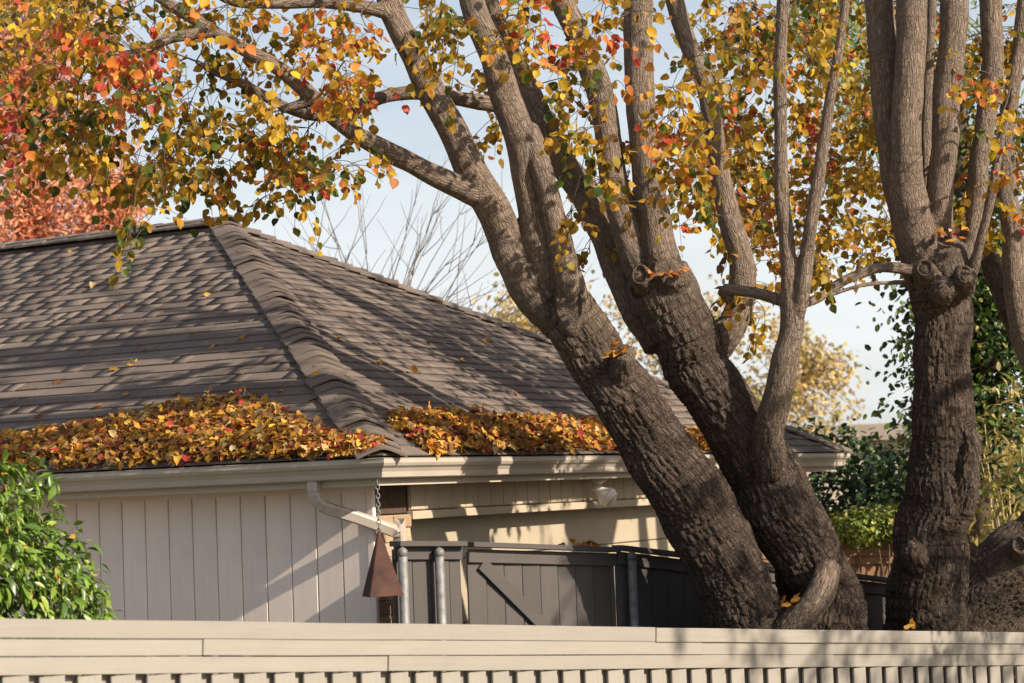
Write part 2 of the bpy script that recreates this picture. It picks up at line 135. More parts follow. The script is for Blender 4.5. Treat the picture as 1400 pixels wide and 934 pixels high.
CLUSTERS_PEAR = [(-2.90,14.23,5.00,1),(-3.14,13.79,5.04,1),(-2.94,14.05,4.92,0),(-2.76,12.77,4.22,5),(-2.72,13.31,5.10,1),(-2.49,12.17,4.37,0),(-3.35,14.19,5.02,0),(-3.42,13.41,4.82,5),(-3.23,14.10,5.23,0),(-2.76,12.36,4.59,2),(-3.27,12.72,4.71,0),(-3.59,14.04,4.52,0),(-3.06,14.05,5.44,0),(-2.71,12.74,4.86,1),(-2.63,13.05,4.79,5),(-3.35,13.80,5.12,0),(-3.44,14.11,4.62,0),(-3.56,13.38,4.56,0),(-3.17,13.52,5.27,0),(-2.95,13.39,5.21,0),(-3.15,13.38,4.98,1),(-2.80,12.35,4.96,0),(-2.95,12.10,4.53,1),(-3.14,13.30,4.80,5),(-2.78,12.16,4.88,1),(-3.26,13.10,4.52,0),(-2.73,12.51,4.89,0),(-3.36,13.86,4.53,4),(-2.82,12.50,5.05,0),(-2.73,13.18,4.89,0),(-2.86,13.13,4.66,0),(-3.76,14.24,4.64,4),(-3.38,13.74,4.78,0),(-3.02,14.11,5.41,0),(-2.65,13.13,5.00,4),(-2.80,13.90,4.72,3),(-3.07,14.11,5.10,0),(-3.02,14.08,5.42,1),(-3.42,13.77,4.77,1),(-2.62,12.61,4.70,1),(-3.44,13.69,4.92,5),(-3.23,14.24,4.73,1),(-3.15,11.88,4.37,1),(-2.83,14.13,4.99,1),(-2.80,13.87,5.25,0),(-2.89,11.90,4.78,2),(-2.91,13.39,4.39,0),(-2.76,13.31,4.36,5),(-3.21,13.88,4.12,1),(-2.99,14.11,4.47,0),(-2.83,13.70,4.05,5),(-3.26,12.61,3.78,4),(-3.06,12.21,3.95,3),(-3.41,13.83,4.26,0),(-2.96,14.20,4.28,2),(-2.55,12.65,3.86,0),(-2.57,12.51,3.70,0),(-3.08,12.35,3.88,1),(-3.06,12.49,3.77,5),(-2.98,12.25,4.22,3),(-3.64,14.32,4.51,0),(-2.92,13.03,4.04,5),(-3.41,12.98,4.16,1),(-2.64,12.09,4.19,0),(-3.35,13.72,4.03,5),(-2.92,12.22,3.98,5),(-2.85,13.71,3.88,5),(-2.91,12.69,3.80,2),(-3.02,13.95,4.16,1),(-3.15,12.65,4.30,0),(-2.84,13.68,4.16,5),(-2.85,13.27,3.87,2),(-2.77,13.60,4.21,5),(-3.25,13.04,4.37,5),(-2.49,14.25,5.19,0),(-2.34,12.98,5.00,5),(-2.57,14.16,4.59,3),(-2.17,13.16,4.98,4),(-2.36,12.69,4.34,2),(-2.39,13.70,4.94,0),(-2.48,13.19,4.38,3),(-2.08,12.45,4.10,5),(-2.79,13.44,4.28,0),(-2.56,13.01,4.68,0),(-2.20,12.57,4.88,0),(-2.12,13.52,5.05,0),(-2.21,13.17,4.70,2),(-2.67,14.12,4.67,1),(-2.01,12.11,4.05,5),(-2.19,12.19,4.07,3),(-2.46,14.17,4.80,3),(-2.40,12.41,4.36,0),(-2.60,12.55,4.40,5),(-2.69,13.39,4.71,0),(-2.51,12.33,4.44,0),(-1.85,12.18,4.61,4),(-2.16,13.85,4.54,0),(-2.18,12.61,4.30,2),(-2.13,12.10,4.27,3),(-2.65,14.12,5.01,5),(-2.53,12.55,3.78,1),(-1.93,12.89,4.06,0),(-2.03,12.28,3.59,5),(-2.52,13.63,3.73,1),(-2.05,13.68,4.06,5),(-2.62,13.74,3.77,1),(-2.72,13.91,4.18,0),(-2.69,13.27,4.11,4),(-2.44,13.66,4.16,0),(-2.50,13.15,3.88,4),(-2.34,13.04,3.82,1),(-2.12,13.84,4.28,5),(-2.40,13.02,4.19,1),(-2.48,12.85,4.06,5),(-2.28,13.29,3.82,0),(-2.47,14.03,4.32,0),(-2.16,13.60,3.91,0),(-2.47,13.34,4.21,1),(-2.60,13.94,3.80,0),(-2.41,13.52,4.16,0),(-1.88,12.74,3.58,0),(-2.11,13.42,3.76,0),(-1.87,12.67,3.90,0),(-2.23,13.24,3.98,5),(-2.18,12.63,3.69,5),(-1.37,12.62,3.71,5),(-1.53,14.04,4.08,1),(-1.89,13.31,4.02,5),(-2.23,13.67,3.87,0),(-1.32,12.55,3.57,3),(-1.70,13.71,3.94,5),(-1.34,13.41,3.84,0),(-1.90,12.74,3.86,5),(-1.41,13.59,3.69,5),(-1.87,13.25,3.72,5),(-1.39,12.65,3.81,0),(-1.31,12.85,3.56,0),(-1.53,12.82,3.91,2),(-2.14,13.02,3.81,2),(-2.03,13.50,3.69,5),(-2.11,14.01,3.85,5),(-1.72,13.59,4.02,5),(-1.52,13.49,3.86,1),(-1.79,13.13,3.78,0),(-2.02,12.61,3.89,1),(-1.88,13.06,3.73,0),(-1.98,13.66,4.10,4),(-1.29,12.71,3.71,5),(-1.56,13.40,3.57,5),(-1.45,12.78,3.47,0),(-1.36,13.42,3.78,5),(-1.28,13.30,3.74,1),(-1.27,13.30,4.61,1),(-1.46,12.51,4.82,0),(-1.31,13.24,4.58,1),(-1.60,13.10,4.69,0),(-1.18,12.87,4.99,5),(-1.68,12.56,4.66,0),(-1.54,12.66,4.69,0),(-1.65,13.20,4.34,0),(-1.17,12.85,4.52,0),(-1.84,13.20,4.53,5),(-1.41,14.02,4.49,0),(-1.14,12.62,4.39,2),(-1.68,13.05,4.41,0),(-1.51,13.13,4.57,0),(-1.62,12.71,3.98,0),(-1.57,13.38,3.95,0),(-1.48,13.35,4.18,1),(-1.35,12.97,3.87,0),(-1.21,13.70,4.23,0),(-1.00,12.81,4.14,2),(0.12,12.33,4.61,3),(-0.91,12.26,4.30,2),(-0.41,14.09,4.83,0),(-1.00,12.65,4.40,2),(-0.82,12.80,4.49,2),(0.14,13.32,4.69,2),(-0.44,12.61,4.75,5),(-0.32,11.89,4.43,5),(-0.70,14.35,5.27,1),(-0.41,12.15,4.50,0),(-1.04,13.95,4.90,0),(-0.82,12.78,4.95,0),(-0.93,12.45,4.84,0),(-1.20,14.31,4.90,2),(-0.84,12.47,4.39,2),(-0.30,12.19,4.39,0),(0.10,11.80,4.15,1),(0.18,12.38,4.81,0),(-0.07,14.05,5.18,1),(-0.34,12.10,4.35,0),(-0.92,11.70,3.91,1),(-0.95,13.05,4.22,0),(-0.84,12.21,4.09,2),(-0.90,12.06,4.12,2),(-0.96,12.84,4.14,0),(-0.90,11.78,4.03,2),(-0.97,12.13,4.17,0),(-0.97,11.86,3.48,2),(-0.90,12.65,3.77,5),(-0.85,12.15,3.53,4),(-0.98,12.26,3.62,5),(-0.34,13.59,4.34,1),(-0.31,11.82,4.17,0),(-0.26,11.90,4.06,0),(-0.09,14.30,4.47,0),(0.05,12.45,4.29,1),(-0.10,13.69,3.94,0),(-0.23,15.17,4.20,1),(0.54,13.92,4.81,5),(0.17,12.03,4.47,0),(0.18,12.75,4.46,4),(0.26,12.25,4.38,3),(0.60,13.74,4.91,0),(0.22,13.86,4.99,4),(0.57,12.40,4.80,5),(0.27,13.70,5.03,1),(0.12,12.06,4.57,0),(0.39,11.91,3.64,5),(0.13,14.66,4.52,1),(0.24,14.74,4.22,0),(0.38,13.82,4.31,0),(0.33,11.69,3.95,0),(0.48,12.42,3.77,0),(1.10,12.15,4.03,0),(0.48,11.93,4.02,5),(0.58,14.25,5.25,0),(0.61,11.80,4.24,3),(1.09,14.38,5.11,4),(0.59,11.79,4.40,0),(1.03,15.03,5.15,5),(0.60,15.06,4.77,1),(1.20,12.22,4.71,0),(1.23,12.71,4.80,0),(0.68,12.35,4.05,2),(0.50,14.13,4.43,0),(0.48,12.59,4.32,3),(0.47,12.56,4.39,0),(0.51,11.95,4.62,1),(1.20,12.50,4.21,5),(0.54,15.61,5.53,0),(1.39,15.06,5.00,0),(0.63,12.61,4.76,1),(0.75,11.99,4.34,0),(0.68,12.62,3.49,0),(0.57,11.79,3.64,0),(0.62,14.82,3.83,0),(0.75,13.89,3.97,1),(0.87,14.18,3.76,0),(0.45,12.10,3.60,1),(0.75,15.17,3.31,3),(0.52,12.46,3.42,0),(0.54,14.19,3.24,0),(0.38,12.69,3.30,0),(0.76,15.85,3.61,0),(1.52,15.42,4.08,1),(1.47,16.52,4.44,2),(1.05,12.39,3.75,2),(1.59,14.66,3.80,2),(1.54,15.74,4.33,2),(1.08,12.40,3.53,0),(1.40,16.70,4.55,4),(1.35,14.20,3.64,5),(0.99,11.69,3.86,0),(1.10,12.64,3.88,2),(1.36,11.96,3.67,0),(1.55,15.66,4.20,0),(1.45,15.06,3.88,0),(1.65,15.33,4.15,0),(1.78,16.37,4.15,5),(1.07,12.16,3.84,1),(1.10,12.66,3.52,0),(1.59,16.12,4.30,2),(1.84,16.77,4.19,0),(1.01,11.98,3.48,0),(1.59,15.40,4.39,2),(1.06,12.79,4.01,1),(1.07,12.82,3.91,2),(1.03,12.41,3.54,0),(2.34,18.15,4.95,0),(2.18,16.09,4.92,0),(1.70,14.32,4.97,2),(2.05,14.62,4.33,1),(2.58,18.03,5.68,0),(1.54,14.70,4.55,0),(2.13,16.99,5.26,0),(1.93,16.02,4.91,0),(1.84,14.98,4.55,4),(1.98,16.72,5.08,5),(2.03,14.71,4.85,5),(2.48,16.77,5.19,0),(2.31,16.77,5.40,5),(2.43,15.70,5.47,1),(1.79,14.96,4.71,0),(2.45,15.89,5.43,4),(1.85,15.32,5.41,4),(1.80,15.14,5.03,0),(1.91,12.83,4.37,0),(2.47,16.22,5.13,1),(1.99,15.35,4.69,1),(1.98,17.72,5.70,0),(1.34,14.55,4.56,2),(1.71,16.75,5.46,1),(1.93,17.39,5.01,0),(2.29,16.81,4.77,5),(2.51,17.85,5.94,0),(1.76,17.48,4.86,2),(2.16,15.36,5.02,0),(1.88,16.83,4.81,1),(2.76,17.72,5.77,0),(1.82,14.96,4.83,0),(2.05,15.45,4.95,0),(2.17,16.63,4.95,2),(1.62,15.22,4.89,0),(1.78,15.41,4.83,0),(1.40,11.80,4.33,0),(1.46,14.51,5.05,0),(1.82,16.48,4.66,0),(2.42,15.83,5.09,4),(1.74,14.61,4.93,5),(2.32,15.98,4.76,5),(2.21,18.09,5.52,1),(1.92,12.35,4.36,0),(1.90,17.52,5.00,5),(1.95,14.69,5.00,4),(1.43,16.02,5.70,0),(2.57,17.56,5.21,0),(2.12,16.61,5.29,0),(1.86,17.00,5.78,0),(1.50,12.19,4.01,0),(2.13,16.23,5.04,0),(1.85,15.71,4.94,0),(1.74,16.96,5.25,0),(2.02,16.77,5.44,1),(2.68,17.89,4.86,1),(2.62,16.76,5.71,0),(1.86,16.43,5.74,0),(2.40,17.24,5.95,1),(2.50,18.16,5.22,5),(2.06,14.97,4.58,1),(2.01,15.28,4.91,4),(1.97,16.22,3.58,2),(1.20,12.86,3.33,4),(1.73,14.83,3.54,0),(1.64,16.45,4.21,0),(1.70,14.31,3.36,5),(1.64,14.81,3.74,2),(1.14,13.51,3.65,5),(1.84,14.66,3.55,1),(1.72,16.47,3.55,0),(1.82,15.92,3.76,1),(2.08,16.70,3.67,2),(1.90,16.74,4.11,0),(1.45,14.22,3.58,1),(2.05,16.67,4.06,5),(1.31,15.58,3.82,5),(1.18,12.77,3.44,0),(1.49,14.18,3.26,0),(1.98,15.50,3.66,2),(1.85,16.46,4.24,0),(1.84,15.44,3.66,2),(1.88,16.08,3.95,5),(1.76,16.03,3.51,0),(1.22,15.02,3.49,2),(1.91,15.02,3.79,0),(1.96,16.94,4.15,0),(3.03,18.35,3.81,4),(2.86,16.10,3.99,0),(2.94,17.64,3.66,1),(2.59,18.18,4.57,0),(3.48,18.63,4.26,0),(1.90,16.57,4.26,1),(2.25,17.79,4.75,5),(2.76,15.38,3.94,0),(3.05,17.15,4.13,0),(2.15,16.91,3.74,2),(1.85,16.17,4.33,0),(2.47,16.01,4.12,3),(2.56,18.13,4.53,0),(2.81,15.50,3.43,0),(2.90,18.61,4.87,0),(2.81,17.27,3.61,1),(2.50,16.09,4.15,0),(3.13,18.59,4.67,0),(2.75,18.51,4.95,1),(3.01,16.39,3.98,0),(2.05,18.61,4.08,4),(2.44,17.80,4.66,5),(3.24,18.68,4.25,0),(2.28,18.44,3.87,2),(2.77,17.05,4.16,1),(2.13,17.80,4.75,1),(2.07,18.54,3.80,0),(1.76,15.56,3.72,0),(1.95,17.07,3.90,0),(2.38,16.76,3.71,0),(3.11,17.41,4.57,4),(2.37,16.37,3.88,0),(2.01,15.96,3.93,0),(2.89,17.54,4.46,1),(2.27,18.21,4.30,1),(2.45,16.39,4.56,2),(3.00,15.92,4.36,0),(1.98,15.74,4.17,0),(2.51,16.30,4.10,0),(2.60,16.01,4.04,1),(2.47,15.61,3.88,5),(2.90,18.37,4.57,0),(2.68,18.42,4.17,2),(3.21,17.13,3.69,2),(3.27,17.38,4.46,0),(2.64,17.42,3.67,0),(2.04,17.50,4.57,0),(3.36,18.52,4.31,1),(2.10,16.36,4.13,0),(2.32,16.03,3.72,0),(3.33,17.72,3.65,0),(2.63,17.09,4.66,0),(2.90,17.24,4.09,0),(2.10,18.01,4.55,1),(2.01,16.99,4.35,0),(2.75,16.28,4.30,0),(2.88,16.79,3.99,1),(2.10,16.89,3.63,2),(3.29,17.34,4.43,0),(1.78,15.43,4.05,0),(2.76,16.88,4.53,0),(2.46,16.11,4.33,3),(3.52,18.81,3.74,5),(3.37,18.24,4.18,0),(1.97,16.96,4.56,2),(3.09,16.95,4.57,0),(2.16,18.74,4.84,1),(2.04,17.14,4.64,4),(3.11,18.03,3.86,0),(1.97,15.99,3.97,5),(2.32,15.54,3.44,1),(2.81,15.43,4.36,0),(2.89,17.63,4.08,0),(3.06,18.27,4.88,2),(2.73,17.32,4.52,0),(2.45,17.60,3.69,0),(1.98,15.52,3.97,0),(2.26,17.07,4.14,0),(2.05,18.58,4.81,0),(2.72,17.09,4.24,0),(2.80,18.67,4.68,5),(2.32,16.79,3.81,1),(3.10,16.87,3.69,0),(2.69,18.43,4.14,0),(1.75,15.58,3.73,5),(2.84,16.60,4.19,0),(2.83,17.92,3.78,4),(2.48,18.75,4.35,2),(2.96,18.72,4.08,0),(2.81,16.46,4.42,5),(2.43,15.79,4.27,0),(2.59,18.44,4.48,0),(2.30,16.60,4.44,0),(2.41,15.99,3.75,0),(2.77,17.58,5.85,0),(2.78,18.47,5.71,0),(2.78,18.10,6.04,5),(2.56,16.07,4.88,0),(3.12,17.27,5.56,5),(2.77,15.86,4.96,0),(2.72,17.05,5.23,1),(3.27,17.20,5.43,0),(2.65,16.65,5.17,0),(2.64,16.34,4.90,4),(3.10,17.19,5.70,1),(3.18,19.16,5.35,0),(3.14,18.14,5.91,1),(2.48,16.39,5.03,1),(2.97,18.33,6.06,0),(2.86,18.87,5.04,0),(3.17,17.92,5.04,4),(2.80,18.42,4.99,1),(3.29,17.77,5.41,1),(3.30,18.44,5.98,4),(2.72,18.09,5.62,0),(3.21,18.64,5.14,0),(2.58,16.58,5.62,0),(2.71,17.48,5.54,1),(3.04,19.04,5.92,1),(2.99,18.96,5.27,0),(3.30,19.14,5.15,0),(2.72,17.37,5.65,0),(3.25,18.21,5.29,2),(3.49,18.94,5.21,0),(2.91,16.56,5.44,0),(3.27,19.20,6.22,5),(3.20,17.30,4.79,0),(2.77,18.52,5.46,1),(2.01,14.01,3.13,0),(2.55,14.76,3.19,0),(2.21,15.26,3.16,4),(2.09,14.16,3.12,0),(2.81,15.23,3.28,4),(2.34,15.40,3.14,4),(2.11,14.37,3.24,0),(2.68,15.37,3.36,0),(2.30,15.23,3.34,0),(1.76,14.23,2.76,1),(1.52,14.07,2.91,0),(1.76,14.17,3.09,0),(1.61,14.11,2.96,0),(1.71,14.26,2.91,0),(1.70,14.16,2.68,0),(1.78,14.17,3.15,0),(-2.23,11.74,4.21,3),(-2.17,11.75,4.13,3),(-2.10,11.75,4.17,2),(-2.17,11.76,4.04,3),(-2.49,11.72,4.47,1),(-2.45,11.73,4.37,2),(-2.38,11.72,4.51,1),(-1.59,11.73,4.40,2),(-1.45,11.74,4.25,2),(-1.40,11.76,3.99,1),(-2.12,11.81,3.27,4),(-2.01,11.81,3.29,5)]
CLUSTERS_PEAR_TOP = [(0.22,12.72,5.26,0),(0.12,13.49,6.54,0),(-0.96,12.12,4.89,0),(-2.03,14.30,5.92,4),(-0.12,15.03,6.70,4),(-1.29,13.19,5.96,2),(2.01,13.26,6.20,0),(-0.43,12.58,6.14,5),(-4.34,14.89,7.54,0),(-2.35,12.62,6.50,0),(2.52,15.00,7.12,0),(-3.18,14.44,7.12,5),(-3.14,14.45,6.59,0),(-0.69,14.79,6.01,1),(-2.14,12.83,6.60,0),(-0.78,14.20,5.70,1),(-1.01,12.40,4.94,0),(-1.43,12.42,5.04,0),(-0.37,14.81,5.95,0),(2.00,12.52,5.35,2),(2.17,14.35,6.93,5),(-0.68,15.07,7.14,0),(-1.91,13.89,6.62,0),(-0.66,12.45,6.35,2),(0.48,14.66,5.60,2),(-3.88,14.84,6.65,0),(-4.15,14.58,5.73,5),(1.57,15.03,5.54,0),(-2.98,13.28,6.37,0),(1.99,14.48,6.08,0),(-2.84,12.14,5.81,0),(0.81,14.31,6.98,0),(-0.10,14.02,6.79,5),(-2.70,14.29,6.29,0),(-1.69,14.58,6.59,0),(-3.15,13.62,6.95,0),(-2.11,13.36,6.54,0),(1.57,14.64,7.20,1),(0.55,12.37,6.21,4),(-4.53,15.07,7.33,0),(-1.28,14.79,6.44,0),(-1.78,15.10,6.31,0),(-1.67,12.61,5.03,0),(-2.33,13.72,6.08,0),(0.58,13.39,5.68,0),(1.19,15.02,7.28,0),(-0.73,13.62,8.19,0),(-0.29,14.07,9.55,3),(0.51,14.51,8.26,0),(1.74,14.65,8.00,0),(0.50,14.87,7.57,0),(1.44,15.39,7.70,0),(0.24,12.79,7.16,0),(2.08,13.57,8.98,2),(0.09,11.96,7.14,0),(-0.62,13.54,9.14,1),(0.87,13.68,7.05,1),(0.74,12.19,8.38,1),(2.39,15.29,8.13,0),(1.71,13.77,8.33,5),(1.37,12.37,8.60,1),(1.49,15.07,7.79,0),(0.13,12.04,8.44,0),(0.08,12.06,6.56,5),(-0.57,13.44,8.29,0),(1.91,13.11,8.61,0),(1.10,11.99,7.72,4),(1.03,14.58,7.45,0),(-0.21,14.82,8.42,0),(2.60,15.05,9.27,0),(-0.82,15.51,7.95,1),(0.64,13.59,9.03,1),(1.65,14.70,8.01,0),(2.35,13.60,8.34,0),(2.28,13.46,7.96,0),(2.00,13.04,7.12,0),(1.00,13.71,6.74,0),(1.97,13.92,8.57,3),(1.18,14.78,9.72,0),(1.43,15.09,9.63,0),(0.48,12.47,8.28,0),(2.44,14.62,8.82,1),(0.36,15.08,8.35,1),(-0.49,14.21,7.22,0),(1.22,14.70,7.49,5),(-0.61,13.93,8.87,1),(1.93,15.29,7.60,0),(0.58,13.00,8.56,5),(-0.61,14.06,7.55,0),(-0.08,12.82,7.26,4),(-0.34,13.19,9.01,0),(2.16,13.95,8.74,1),(-0.39,14.14,9.18,1),(2.21,13.24,8.21,4),(1.84,12.40,6.43,1),(1.39,13.24,8.21,0),(1.55,14.65,8.18,0),(0.25,13.98,7.19,0),(1.60,13.81,9.38,2),(2.19,12.92,6.94,5),(1.04,15.50,7.73,0),(0.75,14.52,8.82,4),(0.67,11.97,7.48,4),(0.93,13.65,7.85,0),(1.55,15.16,10.19,0),(-0.77,14.22,8.70,0),(1.92,14.90,8.91,0),(0.61,12.54,7.67,0),(1.00,13.35,7.35,0),(1.91,14.48,8.39,0),(1.73,12.17,6.28,5),(1.05,12.02,8.38,1),(0.02,13.84,8.41,0),(-0.31,15.48,9.27,5),(0.48,14.06,6.99,1),(1.41,13.14,6.61,5)]
CLUSTERS_STREET = [(3.66,15.43,4.91,5),(3.80,15.48,4.94,0),(4.00,16.09,5.25,0),(3.64,15.60,4.83,1),(3.87,15.74,4.81,0),(3.72,16.07,4.97,1),(3.79,16.09,5.06,4),(4.21,16.17,5.06,2),(3.05,13.59,4.26,2),(4.00,16.20,4.98,5),(3.37,15.51,4.84,0),(4.14,15.95,5.10,2),(3.28,14.87,4.62,1),(3.73,15.98,4.66,0),(3.87,16.23,4.86,0),(3.66,16.05,5.01,0),(3.61,16.09,4.19,5),(4.06,15.85,4.39,1),(3.96,16.04,4.34,0),(3.74,15.43,4.32,5),(3.98,15.91,4.11,5),(3.60,15.55,3.81,0),(3.38,15.30,4.10,5),(3.54,16.08,4.06,1),(3.41,14.02,4.14,1),(3.63,15.49,4.40,0),(4.04,16.09,4.37,1),(3.60,14.04,3.48,2),(3.68,15.73,3.58,0),(3.74,16.11,4.58,0),(3.77,16.14,4.00,2),(3.36,14.60,4.28,0),(3.85,15.59,4.24,4),(3.67,15.67,3.59,0),(3.59,14.06,3.71,2),(4.00,16.02,3.85,5),(3.89,16.04,4.22,0),(4.09,16.12,4.40,0),(3.61,16.98,4.54,0),(3.08,17.18,4.99,0),(3.19,17.09,5.52,4),(3.59,16.90,5.38,2),(3.41,15.98,4.63,0),(3.50,16.81,4.94,2),(3.68,16.60,5.00,5),(3.02,15.93,4.42,0),(2.76,15.25,4.52,0),(2.78,15.55,4.55,0),(2.98,15.42,4.90,0),(3.02,15.36,4.96,2),(3.59,16.34,4.96,0),(3.22,16.54,3.97,5),(3.05,15.54,3.84,4),(3.43,15.34,4.78,0),(4.08,15.86,3.74,0),(3.53,15.62,3.67,0),(3.25,15.24,3.41,0),(3.70,15.56,3.62,4),(3.36,15.29,3.70,1),(3.41,15.48,3.38,0)]
CLUSTERS_STREET_TOP = [(2.68,12.79,5.46,0),(2.63,13.71,6.71,5),(4.02,14.74,6.08,4),(2.49,13.84,5.37,0),(4.11,16.13,7.70,3),(2.84,13.63,5.85,0),(3.25,15.23,5.37,0),(3.41,13.16,5.53,0),(2.96,15.84,6.93,0),(4.07,14.73,6.90,0),(3.84,14.37,6.37,1),(3.54,15.89,5.52,4),(2.63,13.62,6.26,0),(3.43,14.03,6.45,4),(2.79,14.69,5.78,5),(3.18,13.73,6.28,0),(3.14,14.69,7.65,5),(3.15,13.64,8.21,2),(3.93,13.24,8.41,0),(3.89,12.66,6.86,0)]
SCATTER = [(0, 5.963, 4.597), (0, 4.259, 3.075), (0, 3.692, 2.656), (0, 3.38, 3.07), (0, 3.347, 3.18), (0, 3.278, 2.045), (0, 3.329, 1.729), (0, 3.274, 1.772), (0, 3.201, 1.8), (0, 3.779, 1.576), (0, 2.608, 2.031), (0, 2.418, 2.143), (0, 1.241, 1.222), (0, 1.019, 0.901), (0, 1.432, 1.076), (0, 1.561, 0.9), (0, 2.916, 1.205), (0, 2.362, 1.171), (0, 2.991, 1.06), (0, 3.479, 0.952), (0, 2.968, 2.22), (0, 4.94, 3.634), (0, 0.996, 0.617), (0, 0.743, 0.484), (1, 2.309, 2.043), (1, 2.197, 1.612), (1, 2.446, 1.418), (1, 2.075, 0.788), (1, 3.653, 1.618), (1, 3.372, 0.833), (1, 3.501, 1.114), (1, 3.734, 2.078), (1, 1.766, 1.027), (1, 3.98, 1.864), (1, 3.724, 1.739), (1, 4.849, 2.253), (1, 5.735, 0.917), (1, 6.859, 1.201)]
SCARS = [('pear_tree', (0.377, 13.2, 2.772), (-0.05, -1, 0.12), 0.075, 0.16), ('pear_tree', (-0.559, 13.041, 4.439), (0.1, -1, 0.1), 0.045, 0.09), ('street_tree', (3.176, 14.508, 2.982), (0.25, -1, 0), 0.048, 0.054), ('street_tree', (2.902, 14.505, 3.034), (-0.2, -1, 0.1), 0.046, 0.052), ('edge_tree', (3.627, 15.247, 1.06), (-0.3, -1, 0.2), 0.04, 0.055), ('pear_tree', (0.853, 13.557, 2.972), (-0.4, -1, 0.2), 0.045, 0.06)]
HOLLOWS = [('brown curled leaves caught in the hollow of the leaning trunk', [(0.638, 13.234, 2.432), (0.695, 13.233, 2.448)]), ('red fallen leaves caught where the inner leaning stem forks', [(0.973, 13.556, 2.976), (1.075, 13.516, 2.978)]), ('red fallen leaves in the crotch of the upright tree', [(3.103, 14.716, 3.304), (3.206, 14.718, 3.279)]), ('brown leaves in the hollow at the foot of the leaning tree', [(1.744, 13.692, 0.795)])]
# ------------------------------------------------------------------ helpers
def tag(o, label=None, cat=None, group=None, kind=None):
    if label: o['label'] = label
    if cat: o['category'] = cat
    if group: o['group'] = group
    if kind: o['kind'] = kind
    return o
def empty(name, loc=(0, 0, 0), rz=0.0):
    o = bpy.data.objects.new(name, None); COL.objects.link(o); o.location = loc; o.rotation_euler = (0, 0, rz); o.empty_display_size = 0.2
    return o
def link(name, me, mat=None, parent=None, M=None):
    o = bpy.data.objects.new(name, me); COL.objects.link(o)
    if mat is not None and not me.materials: me.materials.append(mat)
    if parent is not None: o.parent = parent
    if M is not None: o.matrix_basis = M
    return o
def np_mesh(name, V, T, tint=None, smooth=True, attrs=None):
    """mesh from arrays: V (n,3), T (m,3) or (m,4)"""
    V = np.asarray(V, np.float32); T = np.asarray(T, np.int32); k = T.shape[1]
    me = bpy.data.meshes.new(name)
    me.vertices.add(len(V)); me.vertices.foreach_set('co', V.ravel())
    me.loops.add(T.size); me.loops.foreach_set('vertex_index', T.ravel())
    me.polygons.add(len(T)); me.polygons.foreach_set('loop_start', np.arange(0, T.size, k, dtype=np.int32))
    me.update(calc_edges=True)
    if smooth: me.polygons.foreach_set('use_smooth', np.ones(len(T), bool))
    if tint is not None:
        a = me.attributes.new('tint', 'FLOAT_COLOR', 'POINT'); c = np.ones((len(V), 4), np.float32); c[:, :3] = tint; a.data.foreach_set('color', c.ravel())
    for nm, arr in (attrs or {}).items():
        arr = np.asarray(arr, np.float32)
        if arr.ndim == 1: me.attributes.new(nm, 'FLOAT', 'POINT').data.foreach_set('value', arr)
        else: me.attributes.new(nm, 'FLOAT_VECTOR', 'POINT').data.foreach_set('vector', arr.ravel())
    me.validate(); me.update()
    return me
def frame_mat(origin, ex, ey, ez):
    return Matrix(((ex[0], ey[0], ez[0], origin[0]), (ex[1], ey[1], ez[1], origin[1]), (ex[2], ey[2], ez[2], origin[2]), (0, 0, 0, 1)))
def board_mesh(L, T, W, bev=0.003, wob=0.0):
    """a board lying along local x (0..L), thickness y (-T/2..T/2), width z (-W/2..W/2), edges eased"""
    bm = bmesh.new(); n = max(1, int(L / 0.6)) if wob else 1
    rings = []
    for i in range(n + 1):
        x = L * i / n; dz = random.uniform(-wob, wob); dy = random.uniform(-wob, wob) * 0.4
        rings.append([bm.verts.new((x, sy * T / 2 + dy, sz * W / 2 + dz)) for sy, sz in ((-1, -1), (1, -1), (1, 1), (-1, 1))])
    for a, b in zip(rings, rings[1:]):
        for j in range(4): bm.faces.new((a[j], a[(j + 1) % 4], b[(j + 1) % 4], b[j]))
    bm.faces.new(rings[0][::-1]); bm.faces.new(rings[-1])
    bmesh.ops.recalc_face_normals(bm, faces=bm.faces[:])
    if bev: bmesh.ops.bevel(bm, geom=[e for e in bm.edges if abs((e.verts[0].co - e.verts[1].co).normalized().x) > 0.9 or e.is_boundary or len({round(v.co.x, 4) for v in e.verts}) == 1 and (e.verts[0].co.x < 1e-6 or e.verts[0].co.x > L - 1e-6)], offset=bev, segments=1, affect='EDGES')
    me = bpy.data.meshes.new('board'); bm.to_mesh(me); bm.free()
    return me
def board(name, p0, p1, T, W, mat, parent, up=Vector((0, 0, 1)), bev=0.003, wob=0.0, me=None):
    """a board from p0 to p1 (parent space); its width lies along 'up' made square to the run"""
    p0 = Vector(p0); p1 = Vector(p1); ex = (p1 - p0); L = ex.length; ex.normalize()
    ez = (up - ex * up.dot(ex)).normalized(); ey = ez.cross(ex)
    if me is None: me = board_mesh(L, T, W, bev, wob)
    return link(name, me, mat, parent, frame_mat(p0, ex, ey, ez))
def catmull(P, R, step):
    """resample a polyline with radii by a Catmull-Rom curve"""
    P = [np.array(p, float) for p in P]; out = []; rad = []
    for i in range(len(P) - 1):
        p0 = P[max(i - 1, 0)]; p1 = P[i]; p2 = P[i + 1]; p3 = P[min(i + 2, len(P) - 1)]
        n = max(1, int(np.linalg.norm(p2 - p1) / step))
        for k in range(n):
            t = k / n; t2 = t * t; t3 = t2 * t
            out.append(0.5 * (2 * p1 + (p2 - p0) * t + (2 * p0 - 5 * p1 + 4 * p2 - p3) * t2 + (3 * p1 - p0 - 3 * p2 + p3) * t3)); rad.append(R[i] * (1 - t) + R[i + 1] * t)
    out.append(P[-1]); rad.append(R[-1])
    return np.array(out), np.array(rad)
